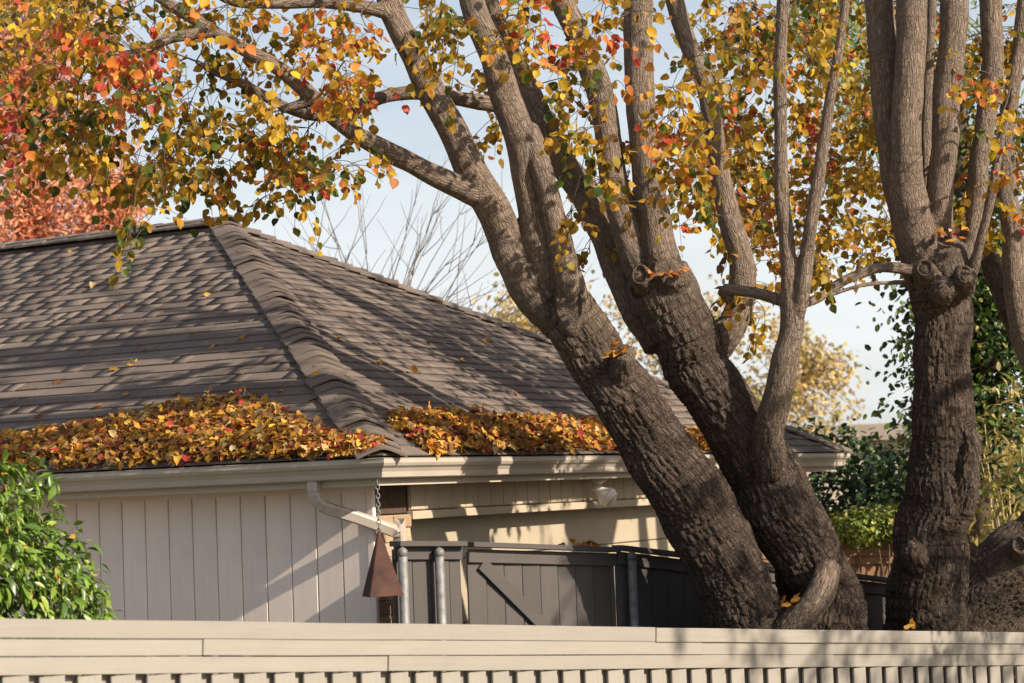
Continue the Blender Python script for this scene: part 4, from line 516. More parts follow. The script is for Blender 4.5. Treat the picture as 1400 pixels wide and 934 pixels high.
# downspout: elbow under the left gutter, slanting run to the corner
def ribbed_tube(name, P, w, h, mat, parent, step=0.02, ribs=()):
    P, R_ = catmull(P, [1] * len(P), step); bm = bmesh.new(); rings = []; n = len(P)
    D = np.gradient(P, axis=0)
    for i in range(n):
        d = Vector(D[i]).normalized(); side = Vector((1, 0, 0)); side = (side - d * side.dot(d)).normalized(); up = d.cross(side); p = Vector(P[i]); k = 1.0
        for a, b in ribs:
            if a <= i / n <= b: k = 1.0 + 0.05 * math.sin(i * 2.2)
        rr = []
        for (sx, sy) in ((-1, -0.7), (-0.7, -1), (0.7, -1), (1, -0.7), (1, 0.7), (0.7, 1), (-0.7, 1), (-1, 0.7)): rr.append(bm.verts.new(p + side * (sx * h / 2 * k) + up * (sy * w / 2 * k)))
        rings.append(rr)
    for a, b in zip(rings, rings[1:]):
        for j in range(8): bm.faces.new((a[j], a[(j + 1) % 8], b[(j + 1) % 8], b[j]))
    bm.faces.new(rings[0][::-1]); bm.faces.new(rings[-1]); bmesh.ops.recalc_face_normals(bm, faces=bm.faces[:])
    me = bpy.data.meshes.new(name); bm.to_mesh(me); bm.free(); return link(name, me, mat, parent)
ds = ribbed_tube('downspout', [(0.10, 0.60, HE - 0.12), (0.10, 0.60, HE - 0.20), (0.13, 0.57, HE - 0.275), (0.20, 0.52, HE - 0.315), (0.32, 0.40, HE - 0.375), (0.44, 0.29, HE - 0.44), (0.52, 0.25, HE - 0.48), (0.545, 0.245, HE - 0.56), (0.545, 0.245, HE - 2.3)], 0.075, 0.058, M['gutter'], house, 0.014, ((0.02, 0.12),))
# ------------------------------------------------------------------ floodlight under the eave
fl = empty('floodlight', HM @ Vector((3.55, OY - 0.10, SZ - 0.02)), HOUSE_YAW); tag(fl, 'small white round floodlight hanging under the eave above the garage', 'floodlight')
tb = Tubes(); tb.add([(0, 0, 0.012), (0, 0, -0.012)], [0.055, 0.055], 18); tb.add([(0, 0, -0.01), (0, 0, -0.055)], [0.018, 0.016], 12); link('mount', tb.mesh('mount'), M['gutter'], fl)
tb = Tubes(); dirv = np.array([0.10, -0.75, -0.62]); dirv /= np.linalg.norm(dirv); c0 = np.array([0, 0.03, -0.045])
tb.add([c0 + dirv * s for s in (0, 0.03, 0.06, 0.10, 0.125)], [0.024, 0.028, 0.036, 0.062, 0.066], 20); link('housing', tb.mesh('housing'), M['bulb'], fl)
tb = Tubes(); tb.add([c0 + dirv * s for s in (0.130, 0.150, 0.160)], [0.060, 0.052, 0.030], 20); lens = link('lens', tb.mesh('lens'), M['bulb'], fl)
tb = Tubes()
for rr in (0.050, 0.034, 0.018):
    a = np.cross(dirv, [0, 0, 1]); a /= np.linalg.norm(a); b = np.cross(dirv, a); th = np.linspace(0, 2 * math.pi, 25)
    tb.add([c0 + dirv * (0.152 + (0.05 - rr) * 0.28) + rr * (math.cos(q) * a + math.sin(q) * b) for q in th], [0.004] * 25, 5, False)
link('lens_ring', tb.mesh('lens_ring'), M['gutter'], lens)
fl.scale = (1.25, 1.25, 1.25)
# ------------------------------------------------------------------ rusty pyramid bell on a chain at the corner
bell = empty('hanging_bell', (-0.868, 12.93, 0.985)); tag(bell, 'rusty metal pyramid bell hanging on a chain at the house corner', 'bell')
tb = Tubes(); ztop = 1.69 - 0.985; z = 0.40; q = 0
while z < ztop + 0.01:
    a = q % 2 * math.pi / 2; th = np.linspace(0, 2 * math.pi, 13)
    tb.add([(0.011 * math.cos(s) * math.cos(a), 0.011 * math.cos(s) * math.sin(a), z + 0.018 * math.sin(s)) for s in th], [0.0036] * 13, 6, False); z += 0.027; q += 1
link('chain', tb.mesh('chain'), M['galv'], bell)
bm = bmesh.new(); base = [Vector((0.145 * math.cos(a), 0.145 * math.sin(a), 0)) for a in (math.radians(-115), math.radians(-4), math.radians(150))]
apex = [b * 0.05 + Vector((0, 0, 0.405)) for b in base]; inner = [b * 0.95 for b in base]; inap = [b * 0.03 + Vector((0, 0, 0.39)) for b in base]
Bv = [bm.verts.new(v) for v in base]; Av = [bm.verts.new(v) for v in apex]; Iv = [bm.verts.new(v) for v in inner]; Ja = [bm.verts.new(v) for v in inap]
for j in range(3):
    k = (j + 1) % 3; bm.faces.new((Bv[j], Bv[k], Av[k], Av[j])); bm.faces.new((Iv[k], Iv[j], Ja[j], Ja[k])); bm.faces.new((Bv[k], Bv[j], Iv[j], Iv[k]))
bm.faces.new(Av); bm.faces.new(Ja[::-1]); bmesh.ops.recalc_face_normals(bm, faces=bm.faces[:]); bmesh.ops.bevel(bm, geom=[e for e in bm.edges if abs(e.verts[0].co.z - e.verts[1].co.z) > 0.3], offset=0.004, segments=2, affect='EDGES')
me = bpy.data.meshes.new('pyramid'); bm.to_mesh(me); bm.free(); link('pyramid', me, M['rust'], bell)
tb = Tubes(); tb.add([(0, 0, 0.38), (0, 0, 0.05)], [0.004, 0.004], 6); tb.add([(0, 0, 0.06), (0, 0, 0.01)], [0.02, 0.02], 10); link('clapper', tb.mesh('clapper'), M['rust'], bell)
# ------------------------------------------------------------------ front fence
F0 = Vector((-2.207, 8.855, 1.148)); F1 = Vector((3.598, 15.122, 0.440)); FL = (F1 - F0).length; FT_ = (F1 - F0) / FL
fh = Vector((FT_.x, FT_.y, 0)).normalized(); FN = Vector((fh.y, -fh.x, 0)); UP = Vector((0, 0, 1))
ffence = empty('cream_fence', (F0.x, F0.y, ground_z(F0.x, F0.y))); tag(ffence, 'cream painted board fence with three top rails running across the foreground', 'fence')
def fp(s, dz, o=0.0): return F0 + FT_ * s + UP * dz + FN * o - ffence.location
S0, S1 = -1.3, FL + 2.2
sq = FT_.z  # slope of the run
def runs(name, joints, zc, o, T, Wd, steps):
    for a, b, dz, do in zip(joints, joints[1:], steps, [0, 0.006, 0.002, 0.004]): board(name, fp(a + 0.001, zc + dz, o + do), fp(b - 0.001, zc + dz, o + do), T, Wd, M['fence_paint'], ffence, bev=0.003, wob=0.0016)
J = (4.28 + 0.0)
runs('cap_board', [S0, 4.32, S1], -0.040, 0.024, 0.045, 0.081, (0.0, -0.004))
runs('upper_rail', [S0, 1.05, 4.75, S1], -0.1205, 0.020, 0.034, 0.074, (0.0, 0.001, 0.0))
runs('lower_rail', [S0, 2.22, 6.1, S1], -0.1985, 0.016, 0.030, 0.076, (0.0, 0.001, -0.001))
s = S0 + 0.05; per = 0.187
pick = [board_mesh(1.50, 0.019, 0.112 + 0.005 * q, 0.003) for q in range(3)]; back = [board_mesh(1.62, 0.019, 0.138, 0.003) for q in range(2)]
while s < S1:
    j = rs.uniform(-0.006, 0.006); b0 = fp(s + j, -0.239 + rs.uniform(-0.003, 0.001), 0.012)
    ex = Vector((rs.uniform(-0.004, 0.004), 0, -1)).normalized()
    link('picket', rs.choice(pick), M['fence_paint'], ffence, frame_mat(b0, ex, FN, fh))
    b1 = fp(s + per / 2 + j, -0.12, -0.034); link('back_picket', rs.choice(back), M['fence_paint'], ffence, frame_mat(b1, Vector((0, 0, -1)), FN, fh))
    s += per
for z_ in (-0.5, -1.5): board('back_rail', fp(S0, z_, -0.066), fp(S1, z_, -0.066), 0.038, 0.088, M['fence_paint'], ffence)
# ------------------------------------------------------------------ grey fence, gate and steel posts
def grey_run(root, G0, G1, bw, first, caps, rail_dz, board_top, skip=()):
    G0 = Vector(G0); G1 = Vector(G1); t = (G1 - G0); L = t.length; t /= L; h = Vector((t.x, t.y, 0)).normalized(); nn = Vector((h.y, -h.x, 0)); org = root.location
    board('cap_board', G0 + UP * -0.016 + nn * 0.02 - org, G1 + UP * -0.016 + nn * 0.02 - org, 0.13, 0.034, M['grey_paint'], root, bev=0.004, wob=0.003)
    board('top_rail', G0 + UP * rail_dz + nn * 0.012 - org, G1 + UP * rail_dz + nn * 0.012 - org, 0.026, 0.086, M['grey_paint'], root, bev=0.003, wob=0.002)
    s = first; i = 0
    while s < L - 0.03:
        w = min(bw, L - s); me = board_mesh(1.75, 0.019, w - 0.007, 0.003)
        p = G0 + t * (s + w / 2) + UP * board_top - org + nn * rs.uniform(-0.014, -0.009)
        link('fence_board', me, M['grey_paint'], root, frame_mat(p, Vector((rs.uniform(-.003, .003), 0, -1)).normalized(), nn, h)); s += bw; i += 1
    for z_ in (-0.75, -1.5): board('back_rail', G0 + UP * z_ - nn * 0.04 - org, G1 + UP * z_ - nn * 0.04 - org, 0.038, 0.088, M['grey_paint'], root)
    return nn, t, L
def steel_post(root, p, top, h=1.9):
    tb = Tubes(); p = Vector(p) - root.location; tb.add([(p.x, p.y, top - root.location.z - h), (p.x, p.y, top - root.location.z - 0.03)], [0.0305, 0.0305], 16); o = link('steel_post', tb.mesh('steel_post'), M['galv'], root)
    tb = Tubes(); zt = top - root.location.z; tb.add([(p.x, p.y, z) for z in (zt - 0.045, zt - 0.012, zt, zt + 0.008)], [0.0325, 0.0325, 0.027, 0.014], 16); link('post_cap', tb.mesh('post_cap'), M['galv'], o)
ga = empty('grey_fence', (-0.6, 13.33, ground_z(-0.6, 13.3))); tag(ga, 'short grey wooden fence panel with two steel posts beside the house corner', 'fence')
nn, t_, L_ = grey_run(ga, (-0.80, 13.175, 1.315), (-0.385, 13.487, 1.290), 0.142, 0.0, 1, -0.075, -0.05)
for px_ in (0.02, 0.30):
    q = Vector((-0.80, 13.175, 1.315)) + t_ * px_ + nn * 0.075; steel_post(ga, q, q.z - 0.052)
gg = empty('grey_gate', (-0.36, 13.5, ground_z(-0.3, 13.5))); tag(gg, 'closed grey wooden gate with diagonal brace between fence panels', 'gate')
g0 = Vector((-0.345, 13.517, 1.280)); g1 = Vector((0.634, 14.212, 1.189)); nn, t_, L_ = grey_run(gg, g0, g1, 0.145, 0.0, 1, -0.085, -0.06)
board('brace', g0 + t_ * 0.10 + UP * -0.135 + nn * 0.016 - gg.location, g0 + t_ * 1.02 + UP * -0.90 + nn * 0.016 - gg.location, 0.022, 0.088, M['grey_paint'], gg)
gb = empty('grey_fence', (0.66, 14.23, ground_z(0.66, 14.2))); tag(gb, 'long grey wooden fence running behind the leaning tree trunk', 'fence')
h0 = Vector((0.645, 14.215, 1.205)); h1 = h0 + (Vector((4.6, 17.03, 0.50)) - h0) * 0.78; nn, t_, L_ = grey_run(gb, h0, h1, 0.148, 0.0, 1, -0.085, -0.06)
q = h0 + t_ * 0.07 + nn * 0.085; steel_post(gb, q, q.z - 0.05)
# ------------------------------------------------------------------ leaves
def leaf_shape(ts, ws, fold, bend, petiole=0.35, wav=0.0):
    """blade along +y (length 1), normal +z; folded on the midrib, bent back, on a thin stalk"""
    V = [(-0.012, -petiole, 0.03), (0.012, -petiole, 0.03), (0, 0, 0)]; T = [(0, 1, 2)]; prev = None
    for i, (t_, w) in enumerate(zip(ts, ws)):
        z = -bend * t_ * t_
        if w == 0: ids = (len(V),) * 3; V.append((0, t_, z))
        else:
            ids = (len(V), len(V) + 1, len(V) + 2); s_ = wav * (1 if i % 2 else -1); V += [(-w, t_, z + fold * w + s_), (0, t_, z), (w, t_, z + fold * w - s_)]
        if prev:
            for a in (0, 1):
                q = [prev[a], prev[a + 1], ids[a + 1], ids[a]]; q = [v for k, v in enumerate(q) if v not in q[:k]]
                if len(q) == 4: T += [(q[0], q[1], q[2]), (q[0], q[2], q[3])]
                elif len(q) == 3: T.append(tuple(q))
        prev = ids
    return np.array(V, np.float32), np.array(T, np.int32)
PEAR = [leaf_shape([0, .12, .38, .66, .86, 1.], [0, .30, .43, .33, .15, 0], f, b, .45, w) for f, b, w in ((.30, .15, .02), (.12, .32, .03), (.5, .05, .015), (.2, -.15, .03))]
CURL = [leaf_shape([0, .14, .4, .68, .88, 1.], [0, .26, .38, .30, .12, 0], f, b, .3, w) for f, b, w in ((.7, .5, .05), (-.5, .4, .06), (.25, -.5, .06), (.1, .15, .05))]
LANCE = [leaf_shape([0, .15, .45, .75, 1.], [0, .13, .19, .12, 0], f, b, .12, w) for f, b, w in ((.35, .35, .01), (.2, .55, .015), (.5, .15, .01))]
NEEDLE = [leaf_shape([0, .4, 1.], [0, .09, 0], f, b, .05) for f, b in ((.4, .3), (.2, .5))]
OVAL = [leaf_shape([0, .3, .75, 1.], [0, .3, .27, 0], f, b, .1) for f, b in ((.3, .2), (.5, .4), (.1, .1))]
def orient(dirs, nrm, scl):
    d = dirs / (np.linalg.norm(dirs, axis=1)[:, None] + 1e-9); x = np.cross(d, nrm); x /= np.linalg.norm(x, axis=1)[:, None] + 1e-9; z = np.cross(x, d)
    return np.stack([x, d, z], 2) * scl[:, None, None]
def leaf_mesh(name, shapes, pick, Mx, pos, col):
    Vs = []; Ts = []; Cs = []; n = 0
    for k, (V, T) in enumerate(shapes):
        idx = np.nonzero(pick == k)[0]
        if len(idx) == 0: continue
        P = np.einsum('nij,vj->nvi', Mx[idx], V) + pos[idx][:, None, :]; Vs.append(P.reshape(-1, 3))
        Ts.append((T[None] + (np.arange(len(idx)) * len(V))[:, None, None] + n).reshape(-1, 3)); Cs.append(np.repeat(col[idx], len(V), 0)); n += len(idx) * len(V)
    return np_mesh(name, np.concatenate(Vs), np.concatenate(Ts), np.concatenate(Cs))
def leaf_single_meshes(name, shapes):
    return [np_mesh(name, V, T, np.ones((len(V), 3))) for V, T in shapes]
def in_view(P):
    d = P - np.array(EYE); z = d @ np.array(_f); x = d @ np.array(_R) / z; y = d @ np.array(_U) / z
    return (np.abs(x) < 0.245) & (np.abs(y) < 0.163) & (z > 1)
def build_leaves(parent, shapes, singles, pick, Mx, pos, col, mat, nsingle, mass_name, leaf_name='leaf', prefer=None):
    """the nearest leaves in view as parts of their own, the rest one mass"""
    sel = np.zeros(len(pos), bool); org = np.array(parent.matrix_basis.translation)
    if nsingle:
        d = np.linalg.norm(pos - np.array(EYE), axis=1) - (prefer if prefer is not None else 0); d[~in_view(pos)] = 1e9; sel[np.argsort(d)[:nsingle]] = True; sel &= d < 1e8
    for i in np.nonzero(sel)[0]:
        m = Mx[i]; o = bpy.data.objects.new(leaf_name, singles[pick[i]]); COL.objects.link(o); o.parent = parent
        if not o.data.materials: o.data.materials.append(mat)
        p = pos[i] - org; o.matrix_basis = Matrix(((m[0, 0], m[0, 1], m[0, 2], p[0]), (m[1, 0], m[1, 1], m[1, 2], p[1]), (m[2, 0], m[2, 1], m[2, 2], p[2]), (0, 0, 0, 1))); o.color = (*[float(c) for c in col[i]], 1)
    k = ~sel; o = link(mass_name, leaf_mesh(mass_name, shapes, pick[k], Mx[k], pos[k] - org, col[k]), mat, parent); o['kind'] = 'stuff'
    return o
S_PEAR = leaf_single_meshes('leaf', PEAR); S_CURL = leaf_single_meshes('leaf', CURL); S_LANCE = leaf_single_meshes('leaf', LANCE)
GOLD = (0.480, 0.288, 0.032); YEL = (0.624, 0.400, 0.036); ORA = (0.576, 0.200, 0.044); RED = (0.528, 0.080, 0.048); GRN = (0.128, 0.168, 0.028); OLV = (0.288, 0.192, 0.024); DKG = (0.056, 0.088, 0.024); BRN = (0.208, 0.100, 0.040)
THEME = [((GOLD, OLV, YEL, ORA, BRN, GRN), (.42, .30, .14, .04, .04, .06)), ((YEL, GOLD, ORA, GRN), (.55, .33, .08, .04)), ((ORA, GOLD, YEL, RED), (.45, .28, .15, .12)), ((RED, ORA, YEL, GRN), (.45, .42, .08, .05)), ((GRN, OLV, YEL, DKG), (.4, .25, .2, .15)), ((OLV, GRN, DKG, GOLD), (.38, .20, .20, .22))]
def theme_colors(theme, n, rg, jit=0.18):
    cols, p = THEME[theme]; c = np.array(cols)[rg.choice(len(cols), n, p=p)]; return np.clip(c * np.exp(rg.normal(0, jit, (n, 1))) * np.exp(rg.normal(0, 0.06, (n, 3))), 0.005, 0.92)
# ------------------------------------------------------------------ trees with measured limbs
def bark_mesh(name, limbs, old_set, voxel, rg, furrow=0.019):
    """limbs joined into one skin, furrowed along the grain where the bark is old"""
    tb = Tubes(); SA = []; SB = []; RA = []; AG = []
    for li, L in enumerate(limbs):
        P, R = catmull([p[:3] for p in L], [p[3] for p in L], 0.05)
        ph = rg.uniform(0, 9); R = R * np.array([1 + 0.07 * noise.noise((p[0] * 3 + ph, p[1] * 3, p[2] * 3)) + 0.02 * noise.noise((p[0] * 9 + ph, p[1] * 9, p[2] * 9)) for p in P])
        P = P + np.array([[0.15 * r * noise.noise((p[2] * 4, ph, 1)), 0.15 * r * noise.noise((p[2] * 4, ph, 7)), 0] for p, r in zip(P, R)])
        tb.add(P, R, 26 if R[0] > 0.06 else 14)
        SA.append(P[:-1]); SB.append(P[1:]); RA.append((R[:-1] + R[1:]) / 2); n = len(P) - 1
        AG.append(np.clip(np.full(n, old_set.get(li, 0.0)) if not isinstance(old_set.get(li), tuple) else np.interp(np.linspace(0, 1, n), *old_set[li]), 0, 1))
    src = tb.mesh(name + '_source'); tmp = bpy.data.objects.new(name + '_source', src); COL.objects.link(tmp)
    md = tmp.modifiers.new('remesh', 'REMESH'); md.mode = 'VOXEL'; md.voxel_size = voxel
    dg = bpy.context.evaluated_depsgraph_get(); ev = tmp.evaluated_get(dg); me = bpy.data.meshes.new_from_object(ev); bpy.data.objects.remove(tmp); bpy.data.meshes.remove(src)
    bm = bmesh.new(); bm.from_mesh(me); bmesh.ops.smooth_vert(bm, verts=bm.verts, factor=0.5, use_axis_x=True, use_axis_y=True, use_axis_z=True); bmesh.ops.smooth_vert(bm, verts=bm.verts, factor=0.5, use_axis_x=True, use_axis_y=True, use_axis_z=True); bm.to_mesh(me); bm.free()
    nv = len(me.vertices); co = np.empty(nv * 3, np.float32); me.vertices.foreach_get('co', co); co = co.reshape(-1, 3); nr = np.empty(nv * 3, np.float32); me.vertices.foreach_get('normal', nr); nr = nr.reshape(-1, 3)
    SAl, SBl = SA, SB
    SA = np.concatenate(SA).astype(np.float32); SB = np.concatenate(SB).astype(np.float32); RA = np.concatenate(RA).astype(np.float32); AG = np.concatenate(AG).astype(np.float32); D = SB - SA; LL = (D * D).sum(1); DN = D / np.sqrt(LL)[:, None]
    bark = np.zeros((nv, 3), np.float32); SS = np.concatenate([np.concatenate([[0], np.cumsum(np.linalg.norm(b_ - a_, axis=1))[:-1]]) + 3.7 * k_ for k_, (a_, b_) in enumerate(zip(SAl, SBl))]).astype(np.float32)
    age = np.zeros(nv, np.float32); axis = np.zeros((nv, 3), np.float32); rad = np.zeros(nv, np.float32)
    for c in range(0, nv, 12000):
        p = co[c:c + 12000]; ap = (p @ D.T - (SA * D).sum(1)) / LL; ap = np.clip(ap, 0, 1)
        dist = np.sqrt(np.maximum(((p * p).sum(1)[:, None] + (SA * SA).sum(1)[None] - 2 * p @ SA.T) - 2 * ap * (p @ D.T - (SA * D).sum(1)) + ap * ap * LL, 0))
        wgt = np.exp(-np.abs(dist - RA) / 0.035) + 1e-12; wgt /= wgt.sum(1)[:, None]; age[c:c + 12000] = wgt @ AG; ax = wgt @ DN; axis[c:c + 12000] = ax / (np.linalg.norm(ax, axis=1)[:, None] + 1e-6); rad[c:c + 12000] = wgt @ RA
        k_ = np.argmin(np.abs(dist - RA) + 0.02 * (RA < 0.05), axis=1); tk = ap[np.arange(len(p)), k_][:, None]; foot = SA[k_] + D[k_] * tk; ax_ = axis[c:c + 12000]
        off = p - foot; bark[c:c + 12000] = off - (off * DN[k_]).sum(1)[:, None] * DN[k_] + np.array([0.21, 0.37, 0.9], np.float32) * ((SS[k_] + np.sqrt(LL[k_]) * tk[:, 0]) * 0.20)[:, None]
    h = np.empty(nv, np.float32); nz = noise.noise; vor = noise.voronoi
    for i, (b, p) in enumerate(zip(bark.tolist(), co.tolist())):
        a = age[i]; x, y_, z = b
        lump = nz((p[0] * 5, p[1] * 5, p[2] * 5))
        if a > 0.08:
            wv = nz((x * 11, y_ * 11, z * 11)) * 0.7
            vd = vor((x * 25 + wv, y_ * 25 + wv, z * 25))[0]; cr = min((vd[1] - vd[0]) * 2.2, 1.0); cr = cr * (2 - cr)
            h[i] = a * (furrow * (cr - 0.75) + 0.006 * nz((x * 60, y_ * 60, z * 60)) + 0.038 * nz((x * 5, y_ * 5, z * 5 + 9))) + lump * 0.012
        else: h[i] = lump * 0.007 + 0.0022 * nz((x * 50, y_ * 50, z * 50)) + 0.004 * nz((x * 14, y_ * 14, z * 14))
    lim = np.minimum(1, rad / 0.06); co2 = co + nr * (h * lim)[:, None]
    me.vertices.foreach_set('co', co2.ravel()); me.polygons.foreach_set('use_smooth', np.ones(len(me.polygons), bool))
    me.attributes.new('age', 'FLOAT', 'POINT').data.foreach_set('value', age); me.attributes.new('bark', 'FLOAT_VECTOR', 'POINT').data.foreach_set('vector', bark.astype(np.float32).ravel())
    me.name = name; me.update(); return me
def grow_twigs(limbs, clusters, rg, maxlen=2.5):
    """join every leaf cluster to the nearest wood by a curved twig, then hang leafy twiglets there"""
    nodes = []; nrad = []
    for L in limbs:
        P, R = catmull([p[:3] for p in L], [p[3] for p in L], 0.15); nodes += list(P); nrad += list(R)
    nodes = np.array(nodes); nrad = np.array(nrad); base_n = len(nodes); tb = Tubes(); C = np.array([c[:3] for c in clusters]); th = [c[3] for c in clusters]
    dmin = np.array([np.min(np.linalg.norm(nodes - c, axis=1)) for c in C]); leaves = []
    for ci in np.argsort(dmin):
        c = C[ci]; pen = np.linalg.norm(nodes - c, axis=1) + 0.25 * np.maximum(0, nodes[:, 2] - c[2]); pen[nrad < 0.0035] += 0.3; k = int(np.argmin(pen)); p0 = nodes[k]; d = c - p0; L = np.linalg.norm(d) + 1e-6; n = max(4, int(L / 0.12))
        side = np.cross(d / L, rg.normal(0, 1, 3)); tt = np.linspace(0, 1, n + 1); arc = np.sin(tt * math.pi)[:, None]
        pts = p0 + d * tt[:, None] + arc * (side * L * rg.uniform(0.02, 0.16) + np.array([0, 0, 0.14 * L])) + np.cumsum(rg.normal(0, 0.011, (n + 1, 3)), 0) * (tt * (1 - tt * 0.2))[:, None]
        r0 = min(nrad[k] * 0.75, 0.0035 + 0.0055 * L); r1 = 0.0026; rad = r0 + (r1 - r0) * tt; tb.add(pts, rad, 5)
        nodes = np.concatenate([nodes, pts[1:]]); nrad = np.concatenate([nrad, rad[1:]])
        m = rg.integers(3, 5)
        for q in range(m):
            s = pts[-1] if q < 2 else pts[-1 - rg.integers(0, min(3, n))]; dv = rg.normal(0, 1, 3) * np.array([1, 1, 0.6]) + np.array([0, 0, -0.45]); dv /= np.linalg.norm(dv); ln = rg.uniform(0.14, 0.36); u = np.linspace(0, 1, 5)
            tp = s + dv * ln * u[:, None] + np.array([0, 0, -0.22]) * (u ** 2)[:, None] * ln * 1.5; tb.add(tp, [0.0026, 0.0024, 0.0021, 0.0018, 0.0014], 4)
            nl = rg.integers(6, 10)
            for j in range(nl):
                f = (j + rg.random()) / nl; f = 0.15 + 0.85 * f; x = f * 4; i0 = min(int(x), 3); bp = tp[i0] * (1 - (x - i0)) + tp[i0 + 1] * (x - i0); leaves.append((bp, dv, th[ci]))
    return tb, leaves
def hang_leaves(leaves, rg, smin, smax):
    n = len(leaves); bp = np.array([l[0] for l in leaves]); dv = np.array([l[1] for l in leaves]); th = np.array([l[2] for l in leaves])
    dirs = dv * 0.35 + rg.normal(0, 0.55, (n, 3)) + np.array([0, 0, -0.75]); dirs /= np.linalg.norm(dirs, axis=1)[:, None]; nrm = rg.normal(0, 1, (n, 3)) + np.array([0.35, -0.5, 0.3])
    sc_ = rg.uniform(smin, smax, n); Mx = orient(dirs, nrm, sc_); pos = bp + dirs * (sc_ * 0.45)[:, None]; col = np.zeros((n, 3))
    for k in range(6):
        i = np.nonzero(th == k)[0]
        if len(i): col[i] = theme_colors(k, len(i), rg)
    return rg.integers(0, 4, n), Mx, pos, col
def autumn_tree(name, label, limbs, top, clusters, old_set, base, seed, nsingle, voxel=0.0105, group=None, thin=0.7):
    rg = np.random.default_rng(seed); root = empty(name, base); tag(root, label, 'tree', group); off = np.array(base)
    me = bark_mesh('trunk', limbs, old_set, voxel, rg); me.transform(Matrix.Translation(-Vector(base))); link('trunk', me, M['bark'], root)
    tb, leaves = grow_twigs(limbs + top, clusters, rg)
    for L in top:
        P, R = catmull([p[:3] for p in L], [p[3] for p in L], 0.12); tb.add(P, R, 10)
    me = tb.mesh('twigs'); me.transform(Matrix.Translation(-Vector(base))); o = link('twigs', me, M['twig'], root); o['kind'] = 'stuff'
    pk, Mx, pos, col = hang_leaves(leaves, rg, 0.040, 0.080); keep = in_view(pos) | (rg.random(len(pos)) < thin); pk, Mx, pos, col = pk[keep], Mx[keep], pos[keep], col[keep]; build_leaves(root, PEAR, S_PEAR, pk, Mx, pos, col, M['leaf'], nsingle, 'crown')
    return root
def base_of(L): return (L[0][0], L[0][1], ground_z(L[0][0], L[0][1]))
OLDT = ((0, 0.8, 0.97, 1), (1, 1, 0.75, 0.4))
autumn_tree('pear_tree', 'large two-stemmed leaning autumn tree in front of the garage', LIMBS_PEAR, LIMBS_PEAR_TOP, CLUSTERS_PEAR + CLUSTERS_PEAR_TOP,
            {0: OLDT, 6: OLDT, 10: ((0, 0.15, 0.35), (0.8, 0.35, 0.0)), 17: 1.0, 18: 0.35, 19: 0.4, 20: 0.5, 21: 0.3, 5: ((0, 0.2), (0.6, 0)), 7: ((0, 0.15), (0.6, 0)), 8: ((0, 0.15), (0.6, 0)), 9: ((0, 0.15), (0.6, 0)), 1: ((0, 0.15), (0.6, 0)), 3: ((0, 0.15), (0.6, 0.05)), 4: ((0, 0.15), (0.6, 0.05))}, base_of(LIMBS_PEAR[6]), 3, 300)
OLDS = ((0, 0.75, 1), (1, 1, 0.6))
autumn_tree('street_tree', 'upright autumn tree with knotted trunk and cut limbs right of the leaning tree', LIMBS_STREET, LIMBS_STREET_TOP, CLUSTERS_STREET + CLUSTERS_STREET_TOP,
            {0: OLDS, 1: ((0, 0.15), (0.7, 0)), 2: ((0, 0.15), (0.7, 0)), 3: ((0, 0.15), (0.7, 0)), 9: 0.45, 10: 0.45, 11: 0.5, 12: 0.8, 13: 0.8}, base_of(LIMBS_STREET[0]), 4, 120)
rg = np.random.default_rng(77)
# the tree whose trunk leans in at the right edge carries on above and to the right, and shades the fence
EDGE_CL = [(4.5 + rg.uniform(0, 4.2), 9.0 + rg.uniform(0, 4.4), 1.5 + rg.uniform(0, 3.4), int(rg.choice([0, 1, 2, 5]))) for _ in range(240)]
EDGE_BOUGHS = [[(4.22, 15.65, 2.0, .13), (4.6, 15.6, 2.35, .11), (5.0, 15.4, 2.7, .10), (5.4, 14.2, 3.3, .085), (5.9, 13.5, 3.9, .07), (6.4, 12.9, 4.6, .05), (6.8, 12.3, 5.4, .03)], [(4.25, 15.66, 1.8, .12), (4.65, 15.65, 2.15, .10), (5.1, 15.6, 2.45, .09), (5.9, 14.9, 3.0, .075), (6.7, 14.6, 3.5, .055), (7.5, 14.2, 4.0, .03)], [(5.4, 14.2, 3.3, .06), (5.3, 13.2, 3.7, .045), (5.6, 11.8, 3.6, .035), (6.0, 10.4, 3.5, .025), (6.4, 9.4, 3.6, .015)]]
autumn_tree('edge_tree', 'thick trunk leaning out past the right edge beside the cream fence', LIMBS_EDGE, LIMBS_EDGE_TOP + EDGE_BOUGHS, EDGE_CL, {0: ((0, 0.25, 0.6, 1), (0.85, 0.65, 0.5, 0.3)), 3: 0.6, 4: 0.5, 5: 0.8}, base_of(LIMBS_EDGE[0]), 5, 40, thin=1.0)
